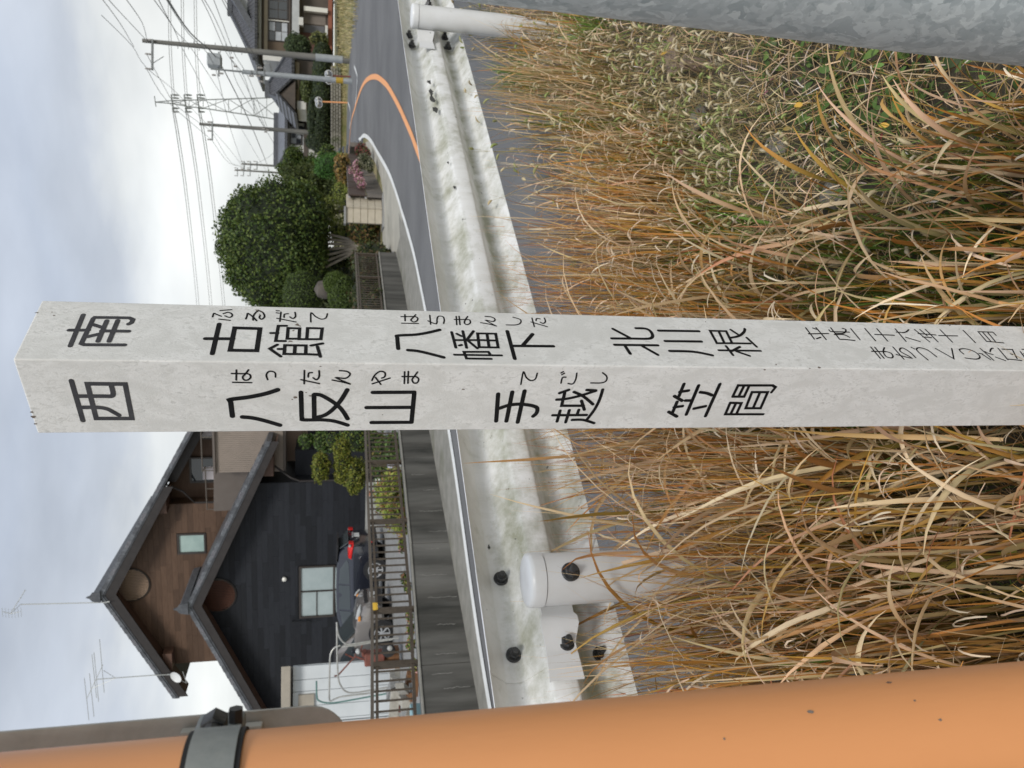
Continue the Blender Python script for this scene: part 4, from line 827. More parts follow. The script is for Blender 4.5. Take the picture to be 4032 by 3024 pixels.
def roof(ap, sl, sL, sR, o0, o1, th, name='roof', par=None):
    mb = MB(); zt = ap[1]; fl = lambda s, d: h(s, o0, zt-sl*abs(s-ap[0])-d)
    mb.prism([fl(sL,0), fl(ap[0],0), fl(sR,0), fl(sR,th), fl(ap[0],th), fl(sL,th)], HN*(o1-o0)); r_ = mb.build(name, m_tile, par or hs)
    # rows of tiles on the slopes, rake edge tiles, ridge
    for sg, se in ((-1, sL), (1, sR)):
        L_ = abs(se-ap[0]); n = int(L_/.26)
        for i in range(n):
            a = ap[0]+sg*i*.26; b = ap[0]+sg*(i+1)*.26; mb = MB()
            mb.prism([h(a, o0-.03, zt-sl*abs(a-ap[0])+.035), h(b, o0-.03, zt-sl*abs(b-ap[0])+.055), h(b, o0-.03, zt-sl*abs(b-ap[0])-.10), h(a, o0-.03, zt-sl*abs(a-ap[0])-.10)], HN*.30); mb.build('rake_tile', [m_tilel, m_tile, m_tilel, m_tiled][i % 4], r_ if (par is None) else None) if par is None else None
    mb = MB(); mb.prism([h(ap[0]-.16,o0-.06,zt-.02), h(ap[0]+.16,o0-.06,zt-.02), h(ap[0]+.11,o0-.06,zt+.20), h(ap[0],o0-.06,zt+.27), h(ap[0]-.11,o0-.06,zt+.20)], HN*(o1-o0)); mb.build('ridge', m_tile, r_ if par is None else par)
    mb = MB(); mb.prism([h(ap[0]-.22,o0-.12,zt-.05), h(ap[0]+.22,o0-.12,zt-.05), h(ap[0]+.16,o0-.12,zt+.22), h(ap[0]+.05,o0-.12,zt+.30), h(ap[0],o0-.12,zt+.42), h(ap[0]-.05,o0-.12,zt+.30), h(ap[0]-.16,o0-.12,zt+.22)], HN*.08); mb.build('ridge_end_tile', m_tile, r_)
    return r_
def barge(ap, sl, sL, sR, o0, wd, drop=.06):
    for sg, se in ((-1, sL), (1, sR)):
        z = lambda s, d: ap[1]-sl*abs(s-ap[0])-d
        mb = MB(); mb.prism([h(ap[0],o0,z(ap[0],drop)), h(se,o0,z(se,drop)), h(se,o0,z(se,drop+wd)), h(ap[0],o0,z(ap[0],drop+wd*1.12))], HN*.05); mb.build('bargeboard', m_barge, hs)
        mb = MB(); mb.prism([h(ap[0],o0+.05,z(ap[0],drop+wd*.7)), h(se,o0+.05,z(se,drop+wd*.7)), h(se,o0+.05,z(se,drop+wd*.7+.03)), h(ap[0],o0+.05,z(ap[0],drop+wd*.7+.03))], HN*.75); mb.build('soffit', m_soff, hs)
def window(s0, s1, z0, z1, o0, panes, mt, fr=.07, name='window', shut=None):
    mb = MB()
    for a, b, c, d in ((s0,s1,z0,z0+fr),(s0,s1,z1-fr,z1),(s0,s0+fr,z0+fr,z1-fr),(s1-fr,s1,z0+fr,z1-fr)): mb.prism([h(a,o0,c),h(b,o0,c),h(b,o0,d),h(a,o0,d)], HN*.09)
    w = mb.build(name, m_frame, hs)
    for a, b, c, d in panes:
        mb = MB(); mb.prism([h(a,o0+.05,c),h(b,o0+.05,c),h(b,o0+.05,d),h(a,o0+.05,d)], HN*.01); mb.build('pane', mt, w)
    return w
LA, LS = (-3.62, 6.42), .452
gwall(-9.3, .56, 0, (LA[0], LA[1]-.25), LS, .012, 9, blk[0])
siding(-9.3, .56, .45, 6.2, (LA[0], LA[1]-.27), LS, .0, blk, [(-4.72,-2.62,1.46,2.80)])
mb = MB(); mb.prism([h(-9.3,-.02,0),h(.6,-.02,0),h(.6,-.02,.45),h(-9.3,-.02,.45)], HN*.03); mb.build('foundation', mat('foundation_concrete',(.36,.36,.34),(.28,.28,.26),2,.85), hs)
roof(LA, LS, -9.9, 2.30, -.72, 2.0, .16); barge(LA, LS, -9.9, 2.28, -.70, .36)
UA, US = (-4.10, 9.72), .525
gwall(-7.5, -.95, 3.2, (UA[0], UA[1]-.25), US, 2.012, 10, brn[0])
siding(-7.5, -.95, 4.4, 9.6, (UA[0], UA[1]-.27), US, 2.0, brn, [(-2.95,-2.10,6.17,7.2)], hh=.2)
roof(UA, US, -8.55, 3.4, 1.3, 10.5, .16); barge(UA, US, -8.5, -.02, 1.32, .42); 
mb = MB(); z = lambda s, d: UA[1]-US*abs(s-UA[0])-d
mb.prism([h(.0,1.75,z(0,.06)),h(3.4,1.75,z(3.4,.06)),h(3.4,1.75,z(3.4,.5)),h(0,1.75,z(0,.5))], HN*.05); mb.build('bargeboard', m_barge, hs)
window(-4.70, -2.64, 1.50, 2.76, -.05, [(-3.62,-2.71,1.57,2.69),(-4.63,-3.68,1.57,2.69)], m_frost)
mb = MB(); mb.prism([h(-3.67,-.045,1.57),h(-3.63,-.045,1.57),h(-3.63,-.045,2.69),h(-3.67,-.045,2.69)], HN*.04); mb.prism([h(-4.63,-.03,2.13),h(-3.67,-.03,2.13),h(-3.67,-.03,2.16),h(-4.63,-.03,2.16)], HN*.03); mb.build('mullion', m_frame, hs)
window(-2.94, -2.12, 6.18, 7.18, 1.95, [(-2.87,-2.19,6.25,7.11)], m_frostg)
# round gable vents with louvre slats
m_vent = mat('vent_slat_tan', (.50,.36,.26), (.42,.30,.21), 8, .6); m_ventd = mat('vent_slat_brown', (.13,.055,.035), rough=.6)
for (cs, cz, r_, oo, mt) in ((-4.08, 9.02, .62, 1.93, m_vent), (-3.60, 5.72, .60, -.07, m_ventd)):
    vt = MB(); vt.lathe(h(cs,oo+.05,cz-.18), -HN, [(r_+.05,0),(r_+.05,.03),(r_,.05),(r_,.0)], 40); vo = vt.build('gable_vent', m_frame, hs, auto=.6)
    k = -r_+.03
    while k < r_:
        hw_ = math.sqrt(max(0, r_*r_-k*k)); mb = MB(); mb.prism([h(cs+k,oo-.012,cz-.18-hw_),h(cs+k+.035,oo-.03,cz-.18-hw_),h(cs+k+.035,oo-.03,cz-.18+hw_),h(cs+k,oo-.012,cz-.18+hw_)], HN*.02); mb.build('louvre_slat', mt, vo); k += .062
# gutters, downpipes, wall lamp
mb = MB(); mb.tube([h(-4.78,-.06,2.95),h(-4.78,-.10,3.02),h(-4.80,-.10,2.4)], .03, 8); mb.build('pipe', blk[0], hs)
mb = MB(); mb.lathe(h(-3.07,-.02,3.26), -HN, [(.05,0),(.05,.04)], 14); mb.lathe(h(-3.07,-.06,3.26), -HN, [(.075,0),(.08,.07),(.03,.11),(.001,.112)], 14); mb.build('wall_lamp', mat('lamp_glass',(.7,.68,.62),rough=.3), hs, auto=.8)
# eave boxes at the ends of the gables
for s_, z_, o_ in ((1.3, 3.72, -.4), (-.75, 7.55, 1.5), (-7.1, 7.62, 1.5), (-9.2, 3.7, -.4)):
    mb = MB(); mb.obox(h(s_,o_+.35,z_), HA*.35, HN*.35, (0,0,.16)); mb.build('eave_box', m_soff, hs)
# balcony: smooth return, ribbed front, rail, sliding windows behind
m_balc = mat('taupe_panel', (.115,.095,.080), (.13,.108,.092), 3, .6); m_balr = mat('ribbed_taupe', (.27,.22,.18), (.23,.19,.155), 2, .6)
bal = MB(); bal.prism([h(-.85,1.0,3.95),h(.85,.9,3.9),h(.85,.9,5.66),h(-.85,1.0,5.72)], HN*.9); bo = bal.build('balcony_side', m_balc, hs)
bf = empty('balcony_front', tuple(h(1,0.3,3.3))); bf.parent = hs; bf.location = Vector(h(1,.3,3.3))-Vector(hs['_wl'])
s_ = .86
while s_ < 5.0:
    mb = MB(); mb.prism([h(s_,.3,3.28),h(s_+.062,.3,3.28),h(s_+.062,.3,5.5),h(s_,.3,5.5)], HN*.06); mb.build('rib_board', m_balr, bf); s_ += .07
mb = MB(); mb.prism([h(.86,.36,3.2),h(5.0,.36,3.2),h(5.0,.36,5.5),h(.86,.36,5.5)], HN*.8); mb.prism([h(.80,.2,5.5),h(5.05,.2,5.5),h(5.05,.2,5.57),h(.80,.2,5.57)], HN*.5); mb.build('parapet', m_balc, hs)
for z_ in (5.95,):
    mb = MB(); mb.tube([h(-.8,1.05,z_),h(.84,.95,z_),h(.86,.4,z_),h(5,.4,z_)], .022, 8); mb.build('handrail', m_fenl, hs)
for s_, o_ in ((-.8,1.05),(.0,1.0),(.8,.95),(.9,.4),(2.1,.4),(3.3,.4)):
    mb = MB(); mb.tube([h(s_,o_,5.6),h(s_,o_,5.95)], .018, 6); mb.build('rail_post', m_fenl, hs)
mb = MB(); mb.prism([h(-.95,2.6,3.6),h(5,2.6,3.6),h(5,2.6,4.7),h(3.4,2.6,5.5),h(-.95,2.6,7.75)], HN*.2); mb.build('rear_wall', brn[1], hs)
for a, b in ((-.35,.65),(1.35,2.35),(3,4)):
    w = window(a, b, 5.2, 6.75, 2.5, [], m_glass, .06); mb = MB(); mb.prism([h(a+.06,2.55,5.26),h(b-.06,2.55,5.26),h(b-.06,2.55,6.69),h(a+.06,2.55,6.69)], HN*.02); mb.build('pane', m_glass, w)
    mb = MB(); mb.prism([h(a+.12,2.53,5.6),h(a+.62,2.53,5.6),h(a+.62,2.53,6.3),h(a+.12,2.53,6.3)], HN*.012); mb.build('curtain', mat('pale_curtain',(.62,.57,.58),rough=.8), w)
# ground floor recess under the balcony
mb = MB(); mb.prism([h(.56,2.2,0),h(6,2.2,0),h(6,2.2,3.3),h(.56,2.2,3.3)], HN*.2); mb.build('recess_wall', mat('pink_beige_render',(.40,.29,.23),(.34,.25,.20),2,.8), hs)
mb = MB(); mb.prism([h(.56,.7,.45),h(1.5,.7,.45),h(1.5,.7,2.9),h(.56,.7,2.9)], HN*1.2); mb.build('entrance_box', blk[1], hs)
w = window(.75, 2.6, 1.15, 2.5, 1.9, [(.83,1.64,1.22,2.43),(1.70,2.5,1.22,2.43)], m_glass)
for k in range(12): mb = MB(); mb.prism([h(.83+k*.14,1.86,1.2),h(.86+k*.14,1.86,1.2),h(.86+k*.14,1.86,2.45),h(.83+k*.14,1.86,2.45)], HN*.02); mb.build('louvre_slat', m_frame, w)
mb = MB(); mb.prism([h(1.6,.5,0),h(3.4,.5,0),h(3.4,.5,.5),h(1.6,.5,.5)], HN*1.0); mb.build('step', m_apr, hs)
mb = MB(); mb.tube([h(1.25,.2,3.75),h(.75,-.06,3.0),h(.62,-.06,2.7),h(.62,-.06,0)], .035, 8); mb.build('downpipe', m_barge, hs)
mb = MB(); mb.tube([h(.02,1.5,7.4),h(-.35,1.7,6.85),h(-.88,1.9,6.5),h(-.9,1.95,4.6)], .035, 8); mb.build('downpipe', m_barge, hs)
# aerials
m_al = mat('pale_aluminium', (.42,.43,.41), rough=.45, metal=.4)
def tubes(name, P, r_, parent, mt=m_al, k=6): mb = MB(); mb.tube(P, r_, k); return mb.build(name, mt, parent)
at = empty('tv_aerial', tuple(h(-4.3,1.2,9.6))); tag(at, 'thin TV aerial on a mast at the peak of the brown gable', 'aerial')
q = lambda X, Y, o_=1.2: onp(X, Y, h(0,o_,0), HN)
tubes('mast', [q(432,2368), q(415,2372), q(80,2380)], .018, at)
tubes('boom', [q(42,2415), q(100,2322)], .012, at); tubes('boom', [q(8,2408), q(42,2416), q(82,2408)], .010, at); tubes('boom', [q(50,2410,.9), q(80,2380)], .008, at)
for i in range(7):
    f = i/6; X = 44+f*54; Y = 2412-f*86; tubes('element', [q(X-2, Y, .75), q(X+4, Y, 1.65)], .006, at)
for i in range(7):
    f = i/6; X = 8+f*74; Y = 2410+4*(1-abs(f*2-1)); tubes('element', [q(X, Y-17), q(X+3, Y+20)], .005, at)
at = empty('tv_aerial', tuple(h(-8.2,1.2,7.7))); tag(at, 'TV aerial of long horizontal rods above the left end of the brown roof', 'aerial')
q2 = lambda X, Y: q(X, Y, 1.1)
tubes('mast', [q2(664,2656), q2(600,2659), q2(380,2675)], .018, at); tubes('brace', [q2(455,2670), q2(358,2712)], .009, at); tubes('brace', [q2(455,2670), q2(408,2640)], .009, at); tubes('boom', [q2(342,2750), q2(405,2618)], .013, at)
for X, Y, a, b in ((402,2622,-105,105),(380,2665,-96,98),(372,2672,-95,75),(362,2712,-60,110),(342,2750,-80,85)):
    mb = MB(); tubes('element', [q2(X-12*0-10, Y+a), q2(X+8, Y+b)], .010, at)
ds = empty('satellite_dish', tuple(q(690,2660,1.0))); tag(ds, 'small white satellite dish fixed to the left eave of the brown gable', 'dish')
mb = MB(); ax = np.array([-.35,-.8,.45]); mb.lathe(q(695,2664,.9), ax, [(.001,-.03),(.12,-.02),(.225,.02),(.235,.045),(.22,.03),(.12,-.01),(.001,-.02)], 28); mb.build('reflector', mat('white_dish_paint',(.62,.63,.62),rough=.4), ds, auto=1)
tubes('arm', [q(720,2645,.9), q(735,2690,.5), q(715,2680,.4)], .012, ds); tubes('mount', [q(660,2655,1.1), q(690,2660,1.0)], .02, ds)
# ================================================================ CARS
m_dark = mat('dark_tinted_glass', (.05,.06,.062), rough=.04, spec=1.0); m_tyre = mat('tyre_rubber', (.02,.02,.02), rough=.85); m_rim = mat('alloy_rim', (.50,.51,.52), rough=.35, metal=.2)
m_blackp = mat('black_plastic', (.018,.018,.02), rough=.5)
def car(name, label, loc, hd, L_, W_, prof_low, prof_top, paint, wheels, rw, glassx):
    """stations along the length from tail (0) to nose; loc = ground point below the near rear wheel; hd = heading vector"""
    hd = np.array([hd[0], hd[1], 0]); hd /= np.linalg.norm(hd); lf = np.array([-hd[1], hd[0], 0])
    return hd, lf
def make_car(label, origin, hd, st, paint, wheels, rw, win, extra):
    """st: (x, z_low, z_belt, z_roof, half width at belt, half width at roof); origin = tail centre on the ground"""
    hd = np.array([hd[0], hd[1], 0.]); hd /= np.linalg.norm(hd); lf = np.array([-hd[1], hd[0], 0.]); O = np.array([origin[0], origin[1], 0.])
    q = lambda x, y, z: O+hd*x+lf*y+np.array([0, 0, z])
    t = empty('parked_car', tuple(O)); tag(t, label, 'car')
    def sec(x, zl, zb, zr, wb, wr):
        c = [(0,zl),(wb*.86,zl),(wb*.965,zl+.06),(wb*1.0,(zl+zb)*.5),(wb*.985,zb-.10),(wb*.945,zb)]
        if zr > zb+.03: c += [(wb*.93,zb+.02),(wr*1.03,zr-.09),(wr*.93,zr-.025),(wr*.6,zr),(0,zr+.008)]
        else: c += [(wb*.90,zb+.012),(wb*.75,zb+.022),(wb*.55,zb+.03),(wb*.3,zb+.034),(0,zb+.036)]
        return c
    S = [np.array(s_) for s_ in st]; xs_ = np.linspace(S[0][0], S[-1][0], 46); X_ = np.array([s_[0] for s_ in S])
    D = [np.interp(xs_, X_, [s_[k] for s_ in S]) for k in range(1, 6)]
    vs = []; rows = len(xs_)
    for i, x in enumerate(xs_):
        c = sec(x, *[d[i] for d in D])
        for sg in (1, -1):
            for (y, z) in (c if sg == 1 else c[::-1][1:-1]): vs.append(q(x, sg*y if sg == 1 else -y, z))
    k = len(vs)//rows; fs = [(i*k+j, i*k+(j+1)%k, (i+1)*k+(j+1)%k, (i+1)*k+j) for i in range(rows-1) for j in range(k)]+[tuple(range(k))[::-1], tuple(range((rows-1)*k, rows*k))]
    mb = MB(); mb.add(vs, fs); mb.build('body', paint, t, auto=.55)
    for x in wheels:
        for sg in (1, -1):
            y = sg*(S[len(S)//2][4]*.99); ax = lf*sg
            mb = MB(); mb.lathe(q(x, y-sg*.10, rw), ax, [(rw+.055,-.02),(rw+.055,.104),(rw+.0,.106)], 32); mb.build('wheel_arch', m_blackp, t, auto=.6)
            w = MB(); w.lathe(q(x, y-sg*.08, rw), ax, [(rw*.6,-.05),(rw*.97,-.04),(rw,.0),(rw,.06),(rw*.94,.10),(rw*.72,.105),(rw*.68,.09),(.001,.085)], 32); wo = w.build('wheel', m_tyre, t, auto=.7)
            mb = MB(); mb.lathe(q(x, y-sg*.08, rw), ax, [(rw*.72,.10),(rw*.72,.112),(rw*.65,.112),(rw*.64,.095)], 32, False); mb.lathe(q(x, y-sg*.08, rw), ax, [(rw*.17,.095),(rw*.15,.118),(.001,.12)], 16); mb.build('rim', m_rim, wo, auto=.6)
            for a in range(7):
                an = a*math.tau/7+.2; d = hd*math.cos(an)+np.array([0,0,1])*math.sin(an); c = q(x, y-sg*.08, rw)+ax*.104; e_ = np.cross(d, ax)
                mb = MB(); mb.obox(c+d*rw*.4, d*rw*.28, e_*rw*.07, ax*.006); mb.build('spoke', m_rim, wo)
    for nm, sg, pts in win:      # side panes: (x, frac height belt->roof)
        P = []
        for (x, fz) in pts:
            zb = np.interp(x, X_, [s_[2] for s_ in S]); zr = np.interp(x, X_, [s_[3] for s_ in S]); wb = np.interp(x, X_, [s_[4] for s_ in S]); wr = np.interp(x, X_, [s_[5] for s_ in S])
            z = zb+.02+(zr-.09-zb-.02)*fz; y = wb*.93+(wr*1.03-wb*.93)*fz; P.append(q(x, sg*(y+.006), z))
        mb = MB(); mb.prism(P, lf*sg*.004); mb.build(nm, m_dark, t)
    extra(t, q, hd, lf)
    return t
def plate(t, c, a, up, w, h_, mt, nm='number_plate'): mb = MB(); n = np.cross(a, up); mb.obox(c, np.array(a)*w/2, np.array(up)*h_/2, n*.008); return mb.build(nm, mt, t)
m_navy = mat('dark_blue_black_paint', (.012,.014,.022), rough=.22, spec=.7); m_gry = mat('warm_grey_car_paint', (.25,.23,.215), rough=.22, spec=.7, metal=.3)
for m_ in (m_navy, m_gry): m_.node_tree.nodes['Principled BSDF'].inputs['Coat Weight'].default_value = 1
m_red = mat('red_lamp', (.62,.015,.012), rough=.2, spec=.8); m_clr = mat('clear_lamp', (.42,.43,.42), rough=.15, spec=.8); m_amb = mat('amber_lamp', (.75,.28,.04), rough=.2); m_pl = mat('white_plate', (.72,.73,.70), rough=.5)
Z = np.array([0, 0, 1.])
# dark hatchback seen from its rear right corner
hd1 = np.array([-.993, .117, 0]); lf1 = np.array([-.117, -.993, 0])
wc = gz(1519, 2240); o1 = wc[:2]-hd1[:2]*.82-lf1[:2]*.82
def ex1(t, q, hd, lf):
    for sg in (1, -1):
        mb = MB(); mb.prism([q(.02,sg*.80,.96),q(.10,sg*.845,.98),q(.46,sg*.855,1.03),q(.40,sg*.85,1.12),q(.16,sg*.80,1.14),q(.03,sg*.66,1.10)], lf*sg*.02); mb.build('tail_light', m_red, t)
        mb = MB(); mb.obox(q(-.01,sg*.70,1.03), hd*.015, lf*.10, Z*.07); mb.build('tail_light', m_red, t)
        mb = MB(); mb.obox(q(.055,sg*.80,1.08), hd*.03, lf*.06, Z*.03); mb.build('reversing_light', m_clr, t)
        mb = MB(); mb.obox(q(-.005,sg*.62,.42), hd*.01, lf*.10, Z*.03); mb.build('reflector', m_red, t)
        mb = MB(); mb.obox(q(2.95,sg*.92,1.0), hd*.07, lf*.09, Z*.06); mb.build('wing_mirror', m_navy, t, bevel=.02)
    plate(t, q(-.025,0,.86), lf, Z, .34, .17, m_pl); mb = MB(); mb.obox(q(-.03,0,.98), hd*.012, lf*.24, Z*.018); mb.build('chrome_strip', m_rim, t)
    mb = MB(); mb.prism([q(.10,-.62,1.40),q(.62,-.60,1.44),q(.62,-.60,1.47),q(.06,-.62,1.44)], lf*1.24); mb.build('roof_spoiler', m_blackp, t)
    mb = MB(); mb.prism([q(.035,-.60,1.10),q(.035,.60,1.10),q(.26,.52,1.39),q(.26,-.52,1.39)], -hd*.03+Z*.01); mb.build('rear_window', m_dark, t)
    mb = MB(); mb.obox(q(-.01,0,.34), hd*.03, lf*.70, Z*.10); mb.build('bumper', m_blackp, t, bevel=.02)
st1 = [(0,.38,.78,.78,.60,.5),(.04,.28,1.06,1.10,.76,.55),(.14,.24,1.06,1.26,.83,.60),(.34,.22,1.06,1.42,.855,.63),(.8,.20,1.04,1.475,.87,.66),(1.6,.19,1.02,1.49,.875,.68),(2.3,.19,.98,1.46,.875,.66),(2.75,.19,.95,1.34,.87,.62),(3.25,.20,.92,1.0,.86,.6),(3.5,.21,.90,.90,.85,.6),(3.95,.23,.80,.80,.80,.6),(4.2,.30,.66,.66,.66,.5),(4.26,.4,.55,.55,.5,.4)]
make_car('dark blue-black hatchback showing its red tail lamp and white plate in the gravel yard', o1, hd1, st1, m_navy, (.82, 3.38), .31,
    [('side_window', 1, [(.62,.12),(.50,.30),(.80,.92),(1.25,.98),(1.25,.05)]),('side_window', 1, [(1.30,.05),(1.30,.98),(2.05,.98),(2.05,.05)]),('side_window', 1, [(2.11,.05),(2.11,.97),(2.55,.90),(3.02,.10)]),('side_window', -1, [(.7,.1),(.8,.9),(2.5,.9),(3,.1)])], ex1)
# warm grey compact car facing right, nearer the fence
hd2 = np.array([.993, -.117, 0]); lf2 = np.array([.117, .993, 0]); wc = gz(1548, 2487)
L2 = 3.75; o2 = wc[:2]-hd2[:2]*(L2-.72)+lf2[:2]*.80
def ex2(t, q, hd, lf):
    for sg in (1, -1):
        mb = MB(); mb.prism([q(3.70,sg*.54,.82),q(3.62,sg*.72,.83),q(3.42,sg*.83,.89),q(3.42,sg*.80,.94),q(3.58,sg*.64,.90)], Z*.03+hd*.02); mb.build('headlight', m_clr, t)
        mb = MB(); mb.obox(q(3.44,sg*.80,.88), hd*.06, lf*.035, Z*.03); mb.build('indicator', m_amb, t)
        mb = MB(); mb.lathe(q(3.70,sg*.55,.42), hd, [(.055,-.02),(.06,.02),(.001,.03)], 14); mb.build('fog_light', m_clr, t)
        mb = MB(); mb.obox(q(2.62,sg*.90,1.02), hd*.045, lf*.07, Z*.05); mb.build('wing_mirror', m_navy, t, bevel=.02)
    mb = MB(); mb.obox(q(3.735,0,.70), hd*.02, lf*.46, Z*.045); mb.build('grille', m_blackp, t); plate(t, q(3.765,0,.50), lf, Z, .33, .165, m_pl)
    mb = MB(); mb.lathe(q(3.735,0,.82), hd, [(.05,0),(.055,.015),(.001,.02)], 16); mb.build('badge', m_rim, t)
    mb = MB(); mb.prism([q(3.02,-.66,.98),q(3.02,.66,.98),q(2.50,.54,1.43),q(2.50,-.54,1.43)], hd*.03+Z*.01); mb.build('windscreen', m_dark, t)
    mb = MB(); mb.obox(q(3.73,0,.34), hd*.02, lf*.60, Z*.08); mb.build('air_intake', m_blackp, t, bevel=.02)
st2 = [(0,.35,.80,.80,.62,.5),(.05,.26,1.0,1.20,.76,.58),(.25,.22,1.0,1.46,.83,.64),(.8,.20,1.0,1.52,.845,.67),(1.6,.19,1.0,1.53,.85,.67),(2.2,.19,.99,1.50,.85,.65),(2.5,.19,.98,1.43,.85,.62),(3.0,.20,.97,1.02,.84,.6),(3.35,.22,.93,.93,.82,.6),(3.6,.26,.82,.82,.74,.5),(3.72,.32,.72,.72,.60,.5),(3.75,.4,.6,.6,.5,.4)]
make_car('warm grey compact car facing right with clear headlamps and silver wheels, behind the fence', o2, hd2, st2, m_gry, (.60, L2-.72), .29,
    [('side_window', -1, [(.35,.1),(.45,.85),(1.15,.97),(1.15,.05)]),('side_window', -1, [(1.21,.05),(1.21,.97),(1.95,.97),(1.95,.05)]),('side_window', -1, [(2.01,.05),(2.01,.96),(2.35,.90),(2.92,.08)]),('side_window', 1, [(.5,.1),(.6,.9),(2.3,.9),(2.8,.1)])], ex2)
# ---------------------------------------------------------------- white shed, rack, tiller
m_shed = mat('white_metal_panel', (.60,.63,.64), (.54,.57,.58), 1.5, .4); m_eave = mat('tan_eave_trim', (.36,.32,.26), (.30,.27,.22), 3, .6)
sh = empty('storage_shed', (-8.6,18.6,0)); tag(sh, 'white metal panelled storage shed with a tan eave at the left of the yard', 'shed')
pA = gz(1575, 2604)[:2]; yy = pA[1]
xa = lambda Y: aty(1450, Y, yy-.0)[0]
seams = [2604, 2657, 2702, 2760, 2815]; xsn = [xa(Y) for Y in seams]
for i in range(len(xsn)-1):
    mb = MB(); mb.box((xsn[i+1]+.006, yy, .12), (xsn[i]-.006, yy+.05+.02*(i%2), 2.42)); mb.build('wall_panel', m_shed, sh)
x_ = xsn[-1]
while x_ > xsn[-1]-1.6:
    mb = MB(); mb.box((x_-.045, yy-.02, .12), (x_, yy+.03, 2.42)); mb.build('corrugated_rib', m_shed, sh); x_ -= .075
mb = MB(); mb.prism([(xsn[-1]-1.7,yy+.09,0),(xsn[0],yy+.09,0),(xsn[0]-1.0,yy+2.4,0),(xsn[-1]-2.7,yy+2.4,0)], (0,0,2.42)); mb.build('shed_body', m_shed, sh)
mb = MB(); mb.prism([(xsn[-1]-1.8,yy-.28,2.46),(xsn[0]+.12,yy-.28,2.46),(xsn[0]-.95,yy+2.5,2.46),(xsn[-1]-2.8,yy+2.5,2.46)], (0,0,.2)); mb.build('eave', m_eave, sh, bevel=.01)
mb = MB(); mb.box((xsn[-1]-1.7, yy-.05, .0), (xsn[0], yy+.1, .12)); mb.build('base', m_cgut, sh)
mb = MB(); a = aty(1235, 2715, yy)[2]; mb.box((xa(2800), yy-.06, 1.95), (xa(2712), yy-.0, 2.3)); mb.build('door_frame', m_eave, sh)
rk = empty('pipe_rack', (-6.2,16.5,0)); tag(rk, 'bent silver and green steel pipes standing as a rack before the shed', 'pipe rack')
m_pipe = mat('silver_pipe', (.50,.50,.48), (.38,.37,.33), 20, .35, metal=.5); m_gp = mat('green_pipe', (.10,.20,.18), rough=.45)
def pipe(P, d, mt=m_pipe): mb = MB(); mb.tube(smooth2([tuple(aty(X, Y, d)) for X, Y in P]), .018, 8); mb.build('bent_pipe', mt, rk, auto=1)
pipe([(1570,2512),(1480,2522),(1400,2534),(1365,2536),(1342,2518),(1330,2490),(1326,2450)], 17.2); pipe([(1545,2518),(1480,2527),(1405,2540),(1365,2544),(1345,2548)], 17.2)
pipe([(1565,2700),(1470,2716),(1395,2728),(1360,2722),(1342,2700),(1332,2670),(1328,2600),(1326,2450)], 17.2); pipe([(1546,2712),(1450,2730),(1350,2742),(1318,2752),(1298,2758),(1297,2700),(1299,2600),(1304,2570),(1318,2550),(1340,2542)], 17.2)
pipe([(1540,2728),(1450,2744),(1340,2764),(1295,2768),(1262,2762),(1248,2745),(1246,2682)], 17.0, m_gp)
tl = empty('tiller', (-6.0,17.4,0)); tag(tl, 'small rusty red engine tiller parked between the grey car and the shed', 'tiller')
m_rust = mat('rusty_red_paint', (.22,.065,.045), (.12,.045,.03), 9, .7, .001); m_wood = mat('brown_timber', (.19,.09,.035), (.13,.06,.028), 9, .8)
def tb(name, X0, X1, Y0, Y1, d, dp, mt, bev=.01): a = aty(X0, Y0, d); b = aty(X1, Y1, d); mb = MB(); mb.box((min(a[0],b[0]), d, min(a[2],b[2])), (max(a[0],b[0]), d+dp, max(a[2],b[2]))); return mb.build(name, mt, tl, bevel=bev)
tb('engine_cowl', 1436, 1515, 2578, 2622, 17.4, .35, m_rust, .03); tb('fuel_tank', 1425, 1445, 2570, 2590, 17.5, .25, m_rust, .02); tb('chassis', 1515, 1572, 2560, 2630, 17.5, .3, m_wood); tb('timber_block', 1478, 1575, 2612, 2632, 17.3, .4, m_wood)
mb = MB(); p = aty(1530, 2562, 17.3); mb.lathe(p, (0,-1,0), [(.14,-.05),(.15,0),(.13,.05),(.05,.06),(.001,.07)], 20); mb.build('wheel', m_tyre, tl, auto=.7); mb = MB(); p = aty(1535, 2552, 17.22); mb.lathe(p, (0,-1,0), [(.06,0),(.05,.03),(.001,.04)], 16); mb.build('hub', m_pipe, tl, auto=.7)
for P in ([(1440,2600),(1400,2585),(1375,2610),(1330,2660),(1316,2662)], [(1440,2590),(1420,2560),(1428,2535),(1440,2530)], [(1400,2575),(1395,2592),(1360,2575)]): mb = MB(); mb.tube([aty(X, Y, 17.45) for X, Y in P], .018, 6); mb.build('handlebar', m_rust, tl)
mb = MB(); p = aty(1408, 2565, 17.3); mb.lathe(p, (0,-.6,.8), [(.05,-.03),(.06,0),(.03,.04),(.001,.05)], 14); mb.build('filter_cap', m_clr, tl, auto=.8)
